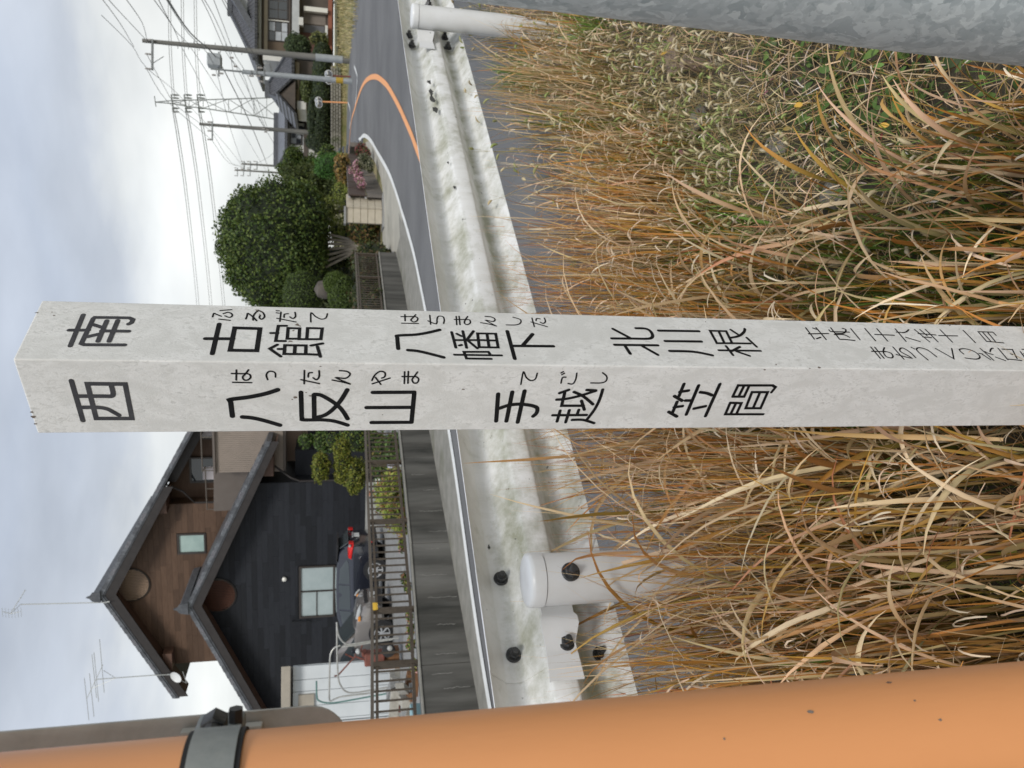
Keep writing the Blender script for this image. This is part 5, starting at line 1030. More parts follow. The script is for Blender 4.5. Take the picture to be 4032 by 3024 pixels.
# yellow-handled tool on the fence and blue crate by the wall
yt = aty(1478, 2385, wp(0,0,0)[1]-.0); 
p = onp(1475, 2387, wp(0,.02,0), (*WN,0)); mb = MB(); mb.obox(p, (.03,.05,0), (0,.01,0), (0,0,.022)); mb.obox(p+np.array([0,0,-.03]), (.028,.045,0), (0,.012,0), (0,0,.006)); tag(mb.build('clip', mat('yellow_plastic',(.75,.47,.05),rough=.4), None, loc=tuple(p), bevel=.003), 'small yellow plastic clip hanging on the fence post before the cars', 'clip')
m_blue = mat('pale_blue_plastic', (.25,.42,.45), rough=.5)
p = aty(1635, 2810, 9.0); mb = MB(); mb.box((p[0]-.35, 8.9, .3), (p[0]+.0, 9.3, .62)); tag(mb.build('crate', m_blue, None, loc=(p[0],9,.3), bevel=.01), 'pale blue plastic crate just inside the fence by the shed', 'crate')
# debris pile at the shed foot: stacked timber offcuts
m_off = mat('grey_offcut', (.42,.40,.35), (.30,.28,.24), 12, .85)
lp = empty('timber_pile', (-5.6,14.5,0)); tag(lp, 'untidy pile of grey offcuts and blocks lying by the fence below the rack', 'pile')
for i in range(16):
    X = rng.uniform(1540,1640); Y = rng.uniform(2660,2790); p = aty(X, Y, rng.uniform(11,13.5)); a = rng.uniform(0, 3.14); mb = MB(); mb.obox((p[0], p[1], max(.05, p[2])), (math.cos(a)*rng.uniform(.1,.3), math.sin(a)*.25, rng.uniform(-.05,.05)), (-math.sin(a)*.06, math.cos(a)*.06, 0), (0,0,rng.uniform(.02,.07))); mb.build('offcut', [m_off, m_wood, m_rust, m_gravel][rng.integers(0, 4)], lp, bevel=.004)
# ---------------------------------------------------------------- garden on the left
YG = [(.17,.19,.025),(.13,.16,.02),(.22,.23,.04),(.10,.13,.02),(.19,.17,.03)]
def bp_(X, Y, d, rx, rz=None, ry=None): p = aty(X, Y, d); return (p, (rx, ry or rx, rz or rx))
pn = empty; 
b0 = gz(1500, 1800); 
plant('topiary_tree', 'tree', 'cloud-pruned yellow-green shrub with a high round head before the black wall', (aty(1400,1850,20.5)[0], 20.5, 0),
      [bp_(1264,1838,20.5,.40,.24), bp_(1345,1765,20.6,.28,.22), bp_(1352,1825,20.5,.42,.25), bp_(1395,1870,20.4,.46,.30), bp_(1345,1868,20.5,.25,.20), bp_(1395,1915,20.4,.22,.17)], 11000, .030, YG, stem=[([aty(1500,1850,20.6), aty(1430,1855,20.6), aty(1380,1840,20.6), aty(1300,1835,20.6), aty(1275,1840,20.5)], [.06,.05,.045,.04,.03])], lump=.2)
LG = [(.06,.11,.025),(.08,.14,.03),(.05,.08,.02),(.12,.16,.04)]
plant('shrub', 'shrub', 'small dark green shrub against the pink-beige wall, nearest the signpost', (aty(1400,1735,23)[0], 23, 0), [bp_(1205,1735,23,.22,.22), bp_(1265,1735,23,.30,.25), bp_(1300,1760,23,.16,.3)], 1800, .04, LG, stem=[([aty(1480,1735,23), aty(1260,1735,23)], .03)])
plant('shrub', 'shrub', 'slim dark green shrub between the window and the cloud-pruned shrub', (aty(1400,1730,22)[0], 22, 0), [bp_(1320,1735,22,.22,.3), bp_(1400,1728,22,.35,.5), bp_(1470,1740,22,.35,.5)], 2600, .04, LG+YG[:2])
plant('shrub', 'shrub', 'dark green shrub with a broad low form behind the fence bars', (aty(1540,1800,15)[0], 15, 0), [bp_(1530,1790,15,.35,.28), bp_(1500,1830,15.5,.30,.22), bp_(1560,1760,14.6,.3,.2)], 2600, .04, LG+[(.16,.13,.03)])
SAS = [(.30,.36,.06),(.24,.31,.05),(.36,.40,.09),(.18,.26,.04),(.40,.38,.10),(.45,.20,.12)]
plant('shrub', 'shrub', 'bright yellow-green variegated bush with pointed leaves along the fence foot', (aty(1560,1950,12.6)[0], 12.6, 0), [bp_(1555,1880,12.9,.20,.20), bp_(1545,1930,12.4,.26,.30), bp_(1550,1985,12.0,.27,.26), bp_(1560,2035,11.6,.24,.20), bp_(1585,2075,11.3,.14,.10)], 3400, .055, SAS, core=.55, shell=.3, asp=.25)
for (X, Y, d, r_), lab_ in zip(((1590,2145,10.9,.10),(1600,2280,10.3,.08),(1612,2310,10.2,.08),(1620,2420,9.9,.09),(1625,2480,9.7,.08),(1625,2540,9.5,.10),(1640,2620,9.3,.09)), ('reddish weed clump on the wall top next to the yellow-green variegated bush','low weed clump on the wall top below the dark car rear wheel, nearer the bush','low weed clump on the wall top below the dark car rear wheel, nearer the clip','low weed clump on the wall top just left of the yellow clip post','low weed clump on the wall top below the grey car front wheel','low weed clump on the wall top below the tiller wheel','low weed clump on the wall top below the white shed corner')):
    plant('small_plant', 'plant', lab_, (*aty(X, Y, d)[:2], .45), [bp_(X-8, Y, d, r_, r_*.6)], 160, .035, SAS+LG+[(.55,.30,.28)], core=0, shell=.1, group='small weed clumps along the wall top', asp=.4)
m_ws = mat('white_garden_stone', (.66,.66,.62), (.55,.55,.50), 4, .7)
p = aty(1468, 1850, 19); mb = MB(); mb.obox((p[0], 19, .3), (.35,.05,0), (0,.2,0), (0,0,.26)); tag(mb.build('garden_block', m_ws, None, loc=(p[0],19,.3), bevel=.05), 'pale white block standing on the ground behind the fence under the pruned shrub', 'garden stone')
p = aty(1525, 1838, 13.6); mb = MB(); mb.obox((p[0], 13.6, .55), (.07,.01,.02), (0,.05,0), (0,0,.07)); tag(mb.build('figurine', mat('pale_blue_ceramic',(.45,.47,.55),rough=.5), None, loc=tuple(p), bevel=.03), 'small pale bluish ornament among the leaves behind the fence bars', 'ornament')
# ---------------------------------------------------------------- garden right of the signpost
DG = [(.05,.085,.018),(.07,.11,.022),(.035,.06,.015),(.10,.14,.03),(.12,.155,.035)]
tb_ = gnd(1493, 968)
def tp(X, Y, d=None): return aty(X, Y, d or tb_[1])
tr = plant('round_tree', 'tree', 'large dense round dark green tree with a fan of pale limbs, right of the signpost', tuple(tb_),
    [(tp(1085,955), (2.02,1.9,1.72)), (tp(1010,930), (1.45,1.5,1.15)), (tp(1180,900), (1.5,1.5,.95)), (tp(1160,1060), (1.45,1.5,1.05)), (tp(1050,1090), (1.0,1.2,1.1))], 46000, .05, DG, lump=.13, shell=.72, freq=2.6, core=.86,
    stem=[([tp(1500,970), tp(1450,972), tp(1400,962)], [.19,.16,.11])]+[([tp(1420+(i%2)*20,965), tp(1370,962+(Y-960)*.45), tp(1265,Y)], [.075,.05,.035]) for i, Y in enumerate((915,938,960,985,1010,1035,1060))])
CG = [(.07,.105,.022),(.09,.13,.028),(.055,.085,.02)]
for (c, r_, lab) in ((((1190,1160)), (.62,.5), 'smooth clipped green dome shrub touching the round tree, topmost of three'),(((1322,1115)), (.30,.30), 'small clipped green dome shrub in the middle of the three domes'),(((1350,1165)), (.50,.36), 'clipped green dome shrub lowest, just above the fence beside the signpost')):
    d = 19.5 if c[0] != 1190 else 21; p = aty(c[0], c[1], d); plant('topiary_dome', 'shrub', lab, (p[0], d, 0), [(p, (r_[0], r_[0], r_[1]))], 7000, .022, CG, lump=.03, shell=.94, core=.93, stem=[([(p[0], d, 0), (p[0], d, p[2])], .05)])
p = aty(1275, 1140, 20); mb = MB(); mb.lathe((p[0], 20, p[2]-.22), (0,0,1), [(.05,-2.1),(.06,-.1),(.2,0),(.24,.2),(.2,.36),(.05,.44),(.001,.46)], 20); tag(mb.build('stone_lantern', mat('brown_stone',(.11,.095,.08),(.07,.06,.05),6,.85), None, loc=(p[0],20,0), auto=.8), 'rounded brown garden stone ornament between the clipped domes', 'ornament')
# shrubs behind the fence under the big tree
plant('shrub', 'shrub', 'loose olive and rust shrub behind the fence under the round tree', (*aty(1480,880,25)[:2], .1), [bp_(1430,905,25,.55,.5), bp_(1470,860,25,.45,.35)], 2600, .05, [(.12,.13,.03),(.16,.10,.04),(.09,.11,.03),(.20,.12,.05)])
plant('pine_tree', 'tree', 'low spreading pine with yellow-green flat branch pads beside the block pillar', (*aty(1480,800,27)[:2], .2), [bp_(1270,880,26.5,.55,.35), bp_(1320,915,26,.5,.28), bp_(1360,900,26,.42,.25), bp_(1300,830,27,.5,.3), bp_(1255,800,27,.4,.25), bp_(1365,800,27,.5,.25), bp_(1340,760,27.5,.4,.25), bp_(1380,930,25.5,.2,.5)], 7500, .055, [(.22,.26,.05),(.16,.20,.04),(.12,.15,.03),(.28,.30,.08)], stem=[([aty(1490,820,27), aty(1400,815,27), aty(1300,845,27), aty(1260,870,27)], [.09,.07,.05,.03])], core=.5, droop=.25, asp=.3)
plant('pine_tree', 'tree', 'dark tall pine with layered pads between round tree and far houses', (*aty(1450,720,33)[:2], .4), [bp_(1170,735,33,.75,.6), bp_(1230,765,33,.9,.5), bp_(1260,700,33,.6,.45), bp_(1140,680,33.5,.45,.35), bp_(1300,750,33,.7,.4), bp_(1200,690,33.5,.5,.5), bp_(1330,720,33,.6,.35)], 11000, .05, [(.06,.085,.022),(.08,.10,.03),(.10,.12,.03),(.05,.07,.02)], stem=[([aty(1420,740,33), aty(1300,745,33), aty(1180,735,33)], [.13,.10,.05])], core=.6)
plant('pine_tree', 'tree', 'small dark cloud-pruned pine at the roof edge of the far grey house', (*aty(1400,650,37)[:2], .5), [bp_(1155,625,37,.6,.45), bp_(1190,660,37,.5,.4), bp_(1120,670,37,.35,.35), bp_(1230,650,37,.5,.4)], 6000, .05, DG, stem=[([aty(1400,650,37), aty(1160,640,37)], .08)], core=.6)
plant('conifer', 'tree', 'feathery fresh green conifer standing left of the tile-capped wall', (*aty(1400,655,31)[:2], .4), [bp_(1295,655,31,.48,.62), bp_(1330,650,31,.5,.35), bp_(1270,665,31,.3,.3)], 4800, .05, [(.07,.17,.035),(.09,.21,.04),(.05,.13,.03)], core=.6, asp=.2)
plant('shrub', 'shrub', 'dark green bush behind the feathery conifer near the driveway', (*aty(1400,620,33)[:2], .5), [bp_(1290,612,33,.45,.35), bp_(1345,690,31,.35,.35)], 2600, .05, DG)
plant('shrub', 'shrub', 'orange-brown shrub above the dark fence panel', (*aty(1400,660,29)[:2], .4), [bp_(1345,655,29,.45,.30), bp_(1345,740,28.5,.3,.2), bp_(1352,690,29,.3,.25)], 2600, .045, [(.26,.17,.07),(.34,.19,.05),(.20,.16,.06),(.30,.24,.06)])
plant('shrub', 'shrub', 'yellow-green ball shrub in front of the dark fence panel', (*aty(1440,740,26.5)[:2], .3), [bp_(1395,740,26.5,.28,.22)], 1500, .04, YG)
plant('hedge', 'hedge', 'dark loose hedge growing behind the bar fence beneath the clipped domes', (*aty(1500,1100,19)[:2], .0), [bp_(1440+((Y//30)%2)*12, Y, 18.2+(1200-Y)*.016, .42, .42) for Y in range(1010, 1215, 30)]+[bp_(1490, Y, 18+(1200-Y)*.016, .4, .35) for Y in range(1010, 1215, 34)], 7000, .05, [(.05,.07,.02),(.08,.09,.03),(.10,.07,.035),(.04,.055,.018)], core=.8)
plant('shrub', 'shrub', 'dark olive shrub filling the gap between the round tree trunk and the clipped domes', (*aty(1500,1040,27)[:2], .1), [bp_(1330,1050,27,.7,.6), bp_(1400,1050,27,.8,.6), bp_(1460,1050,27,.8,.5), bp_(1400,1110,26,.7,.7)], 5000, .06, [(.07,.09,.025),(.10,.12,.035),(.05,.07,.02),(.14,.15,.04)], core=.85)
# beige block gate pillar
m_blk = mat('beige_block', (.46,.41,.32), (.40,.355,.275), 6, .85, .002, 60); m_cap = mat('grey_stone_slab', (.27,.27,.26), (.22,.22,.21), 5, .8)
gb = gnd(1512, 850); pf = gb[1]; sc_ = lambda X, Y: aty(X, Y, pf)
gpil = empty('gate_pillar', (gb[0], pf, gb[2])); tag(gpil, 'beige concrete block gate pillar on a grey slab at the driveway mouth', 'pillar')
a = sc_(1505, 882); b = sc_(1363, 820); hh = (b[2]-a[2])/5
for k in range(5):
    z0 = a[2]+k*hh; mb = MB(); mb.box((a[0], pf, z0+.006), (b[0]-.004, pf+.12, z0+hh-.006)); mb.build('block', m_blk, gpil, bevel=.006)
    for jj in range(2): mb = MB(); x0 = b[0]+.0; mb.obox((b[0]+.13+.26*jj, pf+.16+.32*jj, z0+hh/2), (.125,.155,0), (-.045,.04,0), (0,0,hh/2-.006)); mb.build('block', m_blk, gpil, bevel=.006)
mb = MB(); mb.box((a[0]-.06, pf-.06, b[2]+.0), (b[0]+.05, pf+.2, b[2]+.06)); mb.build('cap', m_cap, gpil, bevel=.008)
mb = MB(); mb.box((a[0]-.12, pf-.15, gb[2]-.1), (b[0]+.5, pf+.6, a[2]-.003)); mb.build('base_slab', m_cap, gpil, bevel=.01)
# dark panel fence along the bend with two pale rails, and its low wall
m_pan = mat('dark_brown_panel', (.055,.035,.028), (.075,.05,.038), 4, .7); m_lw = mat('brown_grey_wall', (.16,.14,.12), (.10,.09,.08), 3, .9, .003, 30)
A0 = gnd(1512, 782); A1 = gnd(1436, 612); A0 = np.array([A0[0]+.1, A0[1]+.3, A0[2]]); dA = A1-A0
def zA(f, X0_, X1_):   # height of a line running from image X0_ at A0 to X1_ at A1
    p0 = aty(X0_, 782, A0[1])[2]; p1 = aty(X1_, 612, A1[1])[2]; return p0*(1-f)+p1*f
pf_ = empty('panel_fence', tuple(A0)); tag(pf_, 'low wall with dark brown panels and pale rails along the road bend', 'fence')
n = 8
for i in range(n):
    f0, f1 = i/n+.004, (i+1)/n-.004; P = []
    for f, Xa, Xb in ((f0,1442,1402),(f1,1442,1402),(f1,1372,1362),(f0,1372,1362)): p = A0+dA*f; P.append((p[0], p[1], zA(f, Xa, Xb)))
    mb = MB(); mb.prism(P, (.03,-.02,0)); mb.build('panel', m_pan, pf_)
    P = []
    for f, Xa, Xb in ((f0,1520,1440),(f1,1520,1440),(f1,1446,1404),(f0,1446,1404)): p = A0+dA*f; P.append((p[0]-.03, p[1]-.02, zA(f, Xa, Xb)))
    mb = MB(); mb.prism(P, (.12,.10,0)); mb.build('wall_panel', m_lw, pf_)
for Xa, Xb in ((1375,1364),(1440,1400)):
    p0 = A0.copy(); p0[2] = zA(0, Xa, Xb); p1 = A1.copy(); p1[2] = zA(1, Xa, Xb); mb = MB(); mb.beam(p0-np.array([.06,.05,0]), p1-np.array([.06,.05,0]), .04, .05); mb.build('rail', mat('pale_rail',(.36,.35,.34),rough=.5), pf_)
tw = empty('tiled_wall', (A1[0], A1[1], A1[2])); tag(tw, 'short boundary wall capped with grey tiles at the bend', 'wall')
pL = aty(1432, 612, A1[1]); 
for k in range(7):
    a_ = aty(1337+k*14, 604, A1[1]+1.5); mb = MB(); mb.obox((a_[0]+.05, a_[1]-k*.22, a_[2]), (.15,0,.0), (0,.13,.02), (0,0,.03)); mb.build('cap_tile', m_tile, tw, bevel=.01)
mb = MB(); a_ = aty(1425, 612, A1[1]+1.0); b_ = aty(1342, 604, A1[1]+1.0); mb.box((a_[0]-.05, A1[1]-.3, A1[2]-.3), (a_[0]+.12, A1[1]+1.6, b_[2]-.35)); mb.build('wall_core', m_lw, tw)
plant('flowering_shrub', 'shrub', 'shrub with pink blossoms hanging over the low wall at the bend', (*aty(1480,690,24.5)[:2], .3), [bp_(1400,660,25,.16,.12), bp_(1385,670,24.8,.14,.12), bp_(1410,690,24.6,.20,.16), bp_(1420,715,24.2,.16,.14), bp_(1425,728,24,.12,.14), bp_(1412,645,25.2,.14,.18)], 1500, .035, [(.55,.28,.33),(.62,.36,.40),(.50,.20,.33),(.12,.15,.05),(.58,.42,.40)], core=0, shell=.1, stem=[([aty(1480,690,24.6), aty(1420,690,24.6)], .02)])
plant('shrub', 'shrub', 'dark red-leaved small shrub at the tip of the bend', (*aty(1440,590,27)[:2], .35), [bp_(1420,592,27,.22,.2), bp_(1442,610,26.5,.25,.15)], 900, .04, [(.10,.05,.035),(.14,.06,.045),(.10,.11,.03),(.20,.06,.05)])
plant('shrub', 'shrub', 'grey-green low shrub between the pink blossoms and the road', (*aty(1470,640,25)[:2], .3), [bp_(1437,635,25,.25,.22), bp_(1455,655,24.6,.2,.12)], 900, .04, [(.14,.14,.08),(.20,.19,.13),(.10,.11,.05)])
# ================================================================ FAR HOUSES, POLES, WIRES
def gtile(name, c1, c2, sc):     # rows of tiles too far away to pick apart: relief in the material
    M = mat(name, c1, c2, 6, .45); t = M.node_tree; b = t.nodes['Principled BSDF']; co = t.nodes.new('ShaderNodeTexCoord')
    w = t.nodes.new('ShaderNodeTexWave'); w.inputs['Scale'].default_value = sc; w.bands_direction = 'X'; t.links.new(co.outputs['Object'], w.inputs[0])
    w2 = t.nodes.new('ShaderNodeTexWave'); w2.inputs['Scale'].default_value = sc; w2.bands_direction = 'Z'; w2.wave_profile = 'SAW'; t.links.new(co.outputs['Object'], w2.inputs[0])
    a = t.nodes.new('ShaderNodeMath'); a.operation = 'ADD'; t.links.new(w.outputs['Fac'], a.inputs[0]); t.links.new(w2.outputs['Fac'], a.inputs[1])
    bu = t.nodes.new('ShaderNodeBump'); bu.inputs['Distance'].default_value = .12; t.links.new(a.outputs[0], bu.inputs['Height']); t.links.new(bu.outputs[0], b.inputs['Normal']); return M
m_ft = gtile('far_roof_tile', (.07,.072,.08), (.12,.122,.13), 1.1); m_ft2 = gtile('pale_far_roof_tile', (.16,.17,.19), (.22,.23,.25), 1.1)
m_dkw = mat('dark_brown_wall', (.085,.065,.05), (.06,.048,.038), 2, .7); m_tan = mat('tan_plaster', (.34,.29,.22), (.30,.255,.195), 2, .8); m_wal = mat('off_white_plaster', (.58,.57,.53), (.50,.49,.45), 2, .8)
m_gwall = mat('grey_plaster', (.42,.43,.43), (.36,.37,.37), 2, .8)
m_shoji = mat('paper_screen', (.42,.44,.46), (.34,.36,.38), 2, .6); m_pipe2 = mat('white_pipe', (.62,.60,.54), rough=.5); m_dwin = glass('far_dark_glass', (.03,.035,.04), .1); m_brick = mat('red_brown_trim', (.24,.085,.05), rough=.8)
def P3(X, Y, y): return aty(X, Y, y)
def fbox(name, X0, X1, Y0, Y1, y, dp, mt, par, bev=0):     # image rectangle (X rows down, Y to the left) placed on the plane y, dp deep
    a = P3(X0, (Y0+Y1)/2, y); b = P3(X1, (Y0+Y1)/2, y); l = P3((X0+X1)/2, Y1, y); r = P3((X0+X1)/2, Y0, y)
    mb = MB(); mb.box((l[0], y, b[2]), (r[0], y+dp, a[2])); return mb.build(name, mt, par, bevel=bev)
def fwin(X0, X1, Y0, Y1, y, par, nx=2, nz=1, mt=None, fr=.07):
    a = P3(X0, (Y0+Y1)/2, y)[2]; b = P3(X1, (Y0+Y1)/2, y)[2]; l = P3((X0+X1)/2, Y1, y)[0]; r = P3((X0+X1)/2, Y0, y)[0]
    mb = MB(); 
    for q in ((l,b,r,b+fr),(l,a-fr,r,a),(l,b+fr,l+fr,a-fr),(r-fr,b+fr,r,a-fr)): mb.box((q[0], y-.06, q[1]), (q[2], y+.02, q[3]))
    w = mb.build('window', m_frame, par)
    for i in range(nx):
        for j in range(nz):
            x0 = l+fr+(r-l-2*fr)*i/nx; x1 = l+fr+(r-l-2*fr)*(i+1)/nx; z0 = b+fr+(a-b-2*fr)*j/nz; z1 = b+fr+(a-b-2*fr)*(j+1)/nz
            mb = MB(); mb.box((x0+.025, y-.03, z0+.025), (x1-.025, y-.015, z1-.025)); mb.build('pane', (mt or [m_dwin])[(i+j) % len(mt or [1])], w)
    return w
def hip(name, x0, x1, y0, y1, ze, zr, inset, mt, par, th=.18, ry=None):
    ry0 = y0+(y1-y0)/2; mb = MB(); V = [(x0,y0,ze),(x1,y0,ze),(x1,y1,ze),(x0,y1,ze),(x0+inset,ry0,zr),(x1-inset,ry0,zr)]
    mb.add(V+[(v[0], v[1], v[2]-th) for v in V[:4]], [(0,1,5,4),(1,2,5),(2,3,4,5),(3,0,4),(0,6,7,1),(1,7,8,2),(2,8,9,3),(3,9,6,0),(9,8,7,6)]); r_ = mb.build(name, mt, par)
    mb = MB(); mb.beam((x0+inset-.2,ry0,zr+.12),(x1-inset+.2,ry0,zr+.12),.35,.35)
    mb.build('ridge', m_tile, r_)
    for a, b in (((x0,y0,ze+.06),(x0+inset,ry0,zr+.06)),((x1,y0,ze+.06),(x1-inset,ry0,zr+.06))): mb = MB(); mb.beam(a, b, .22, .18); mb.build('hip_ridge', m_tile, r_)
    return r_
GZ = 1.86
# --- House A: two storeys, right edge of the frame
yA = 60.; hA = empty('traditional_house', (30, yA, GZ)); tag(hA, 'dark two-storey traditional house with heavy tiled roof at the upper corner of the photo', 'house')
xl = P3(1080, 212, yA)[0]; xr = xl+16
mb = MB(); mb.box((xl, yA, GZ), (xr, yA+4.6, P3(1010,100,yA)[2])); mb.build('wall', m_dkw, hA)
mb = MB(); mb.box((xl-.04, yA+.4, P3(1130,215,yA)[2]), (xl-.005, yA+4.3, P3(1035,215,yA)[2])); mb.build('side_wall', m_wal, hA)
hip('roof', xl-1.0, xr+1.0, yA-1.2, yA+5.2, P3(1003,100,yA-1.2)[2], P3(912,10,yA+2)[2], 4.6, m_ft, hA)
# gable of the hipped-and-gabled roof facing the camera
gx = P3(960, -60, yA)[0]; gz_ = P3(985, 40, yA-.5)[2]
mb = MB(); mb.prism([(gx-3.0,yA-.2,gz_-.3),(gx+3,yA-.2,gz_-.3),(gx,yA-.2,gz_+1.5)], (0,1.6,0)); mb.build('gable', m_gwall, hA)
for sg in (-1, 1): mb = MB(); mb.beam((gx,yA-.6,gz_+1.85),(gx+sg*3.9,yA-.6,gz_-.45),.5,.45); mb.build('gable_ridge', m_tile, hA)
mb = MB(); mb.prism([(gx-4.0,yA-.5,gz_-.65),(gx,yA-.5,gz_+1.7),(gx+4.0,yA-.5,gz_-.65),(gx+4.0,yA-.5,gz_-.45),(gx,yA-.5,gz_+1.95),(gx-4.0,yA-.5,gz_-.45)], (0,2.4,0)); mb.build('gable_roof', m_ft, hA)
fbox('fascia', 1013, 1028, -80, 208, yA-.5, .3, m_gwall, hA); fbox('lintel_band', 1040, 1054, -80, 206, yA-.08, .08, m_tan, hA)
fwin(1056, 1136, 84, 165, yA, hA, 2, 3, [m_shoji, m_shoji, m_dwin]); fwin(1056, 1136, -70, 78, yA, hA, 4, 2, [m_dwin, m_dwin, m_dwin])
fbox('timber_wall', 1056, 1136, 166, 206, yA-.03, .03, mat('aged_timber', (.12,.085,.055), (.09,.065,.045), 3, .8, stretch=(6,1,1)), hA)
fbox('rail', 1138, 1143, -80, 208, yA-.2, .15, m_dkw, hA)
fbox('rain_pipe', 1056, 1140, 79.5, 83, yA-.14, .08, m_pipe2, hA)
fbox('canopy_fascia', 1150, 1178, -80, 138, yA-1.0, 1.0, m_gwall, hA); fbox('canopy_end', 1176, 1194, 68, 98, yA-1.05, .4, m_wal, hA)
fbox('column', 1196, 1290, 28, 46, yA-.6, .3, m_pipe2, hA); fbox('shutter', 1196, 1282, 52, 96, yA-.04, .04, mat('taupe_shutter', (.19,.16,.135), (.16,.135,.115), 3, .7), hA)
fbox('dark_screen', 1196, 1278, 101, 130, yA-.05, .05, m_gwall if 0 else mat('slate_screen', (.10,.10,.105), rough=.6), hA); fbox('sill_slab', 1280, 1290, 100, 168, yA-.7, .7, m_wal, hA); fbox('lower_wall', 1180, 1300, 132, 205, yA-.02, .02, mat('red_brown_wall', (.09,.04,.03), rough=.8), hA)
fbox('plinth', 1292, 1308, -80, 200, yA-.3, .3, m_brick, hA)
# --- House B: single storey, steep tiled hip roof behind the poles
yB = 57.; hB = empty('tiled_house', (21, yB, GZ)); tag(hB, 'single-storey house with a dark grey tiled hip roof behind the two nearest poles', 'house')
x0, x1 = P3(1100,425,yB)[0], P3(1100,225,yB)[0]
mb = MB(); mb.box((x0+.8, yB, GZ), (x1-.1, yB+4.4, P3(1150,330,yB)[2])); mb.build('wall', m_dkw, hB)
hip('roof', x0, x1+.4, yB-1, yB+5, P3(1148,330,yB-1)[2], P3(1060,300,yB+2)[2], 1.6, m_ft, hB)
mb = MB(); a = P3(1110,395,yB-1.5); b = P3(1165,420,yB-1.5); mb.prism([(a[0]-.9,yB-2.4,b[2]),(a[0]+1.1,yB-2.4,b[2]),(a[0]+.1,yB-2.4,a[2]+.1)], (0,3,0)); mb.build('porch_gable', m_dkw, hB)
for sg, dx in ((-1,-1.2),(1,1.4)): mb = MB(); mb.prism([(a[0]+.1,yB-2.6,a[2]+.15),(a[0]+dx,yB-2.6,b[2]-.1),(a[0]+dx,yB-2.6,b[2]+.06),(a[0]+.1,yB-2.6,a[2]+.33)], (0,3.4,0)); mb.build('porch_roof', m_ft, hB)
fbox('fascia', 1163, 1178, 245, 395, yB-.3, .25, m_tan, hB); fwin(1182, 1232, 290, 345, yB, hB, 2, 2, [m_dwin, m_shoji]); fwin(1182, 1232, 350, 392, yB, hB, 2, 1, [m_dwin])
fbox('white_annex', 1170, 1205, 398, 430, yB-2, 2.5, m_wal, hB); fbox('gable_wall', 1040, 1062, 232, 250, yB+2, 2, m_wal, hB)
hS = empty('tiled_annex', (24.5, 56, GZ)); tag(hS, 'small white-walled annex with a tiled lean-to roof just left of the tall pole', 'annex')
fbox('wall', 1035, 1135, 212, 240, 58.5, 3, m_wal, hS)
# --- House C: pale long house with grey tiled roof
yC = 62.; hC = empty('grey_roof_house', (20.5, yC, GZ)); tag(hC, 'pale two-storey house with a long light grey tiled roof behind the dark hedge', 'house')
x0, x1 = P3(1150,612,yC)[0], P3(1150,402,yC)[0]
mb = MB(); mb.box((x0+.6, yC, GZ), (x1-.4, yC+7, P3(1128,500,yC)[2])); mb.build('wall', m_gwall, hC)
ze = P3(1121,500,yC-.9)[2]; zr = P3(1093,500,yC+3.2)[2]; mb = MB(); mb.prism([(x0,yC-.9,ze),(x0,yC+3.2,zr),(x0,yC+8,ze),(x0,yC+8,ze-.2),(x0,yC-.9,ze-.2)], (x1-x0,0,0)); mb.build('roof', m_ft2, hC)
mb = MB(); mb.beam((x0-.1,yC+3.2,zr+.12),(x1+.1,yC+3.2,zr+.12),.4,.35); mb.build('ridge', m_tile, hC)
fbox('eave_shadow_strip', 1122, 1129, 404, 610, yC-.5, .3, m_barge, hC)  # dark strip modelled in place of the shadow under the eave
fwin(1142, 1190, 520, 570, yC, hC, 2, 2, [m_dwin, m_shoji]); fwin(1142, 1190, 440, 500, yC, hC, 2, 2, [m_dwin, m_dwin]); fbox('panel', 1142, 1196, 571, 600, yC-.03, .03, m_wal, hC)
fbox('window_band', 1196, 1214, 430, 640, yC-.5, .5, m_dkw, hC); fbox('lower_wall', 1216, 1262, 560, 640, yC-1.5, 1.5, m_wal, hC); fbox('vent_grille', 1250, 1258, 566, 584, yC-1.56, .05, m_barge, hC)
mb = MB(); a = P3(1185,505,yC-.5); mb.box((a[0]-.4,yC-.5,a[2]-.35),(a[0]+.4,yC-.1,a[2]+.35)); mb.lathe((a[0]-.1,yC-.5,a[2]),(0,-1,0),[(.28,0),(.28,.02),(.001,.03)],16); mb.build('air_conditioner', m_wal, hC) if 0 else None
mb = MB(); mb.box((a[0]-.4,yC-.5,a[2]-.35),(a[0]+.4,yC-.1,a[2]+.35)); ac = mb.build('air_conditioner', m_wal, hC, bevel=.02); mb = MB(); mb.lathe((a[0]-.1,yC-.51,a[2]),(0,-1,0),[(.28,0),(.28,.02),(.001,.03)],16); mb.build('fan_grille', m_dwin, ac)
mb = MB(); a = P3(1132,610,yC); mb.prism([(x0-3.4,yC-.5,ze-1.6),(x0+.3,yC-.5,ze-.1),(x0+.3,yC-.5,ze+.1),(x0-3.4,yC-.5,ze-1.4)], (0,8,0)); mb.build('side_roof', m_ft, hC); mb = MB(); mb.box((x0-3.1,yC,GZ),(x0+.6,yC+6.8,ze-1.6)); mb.build('side_wing', m_wal, hC)
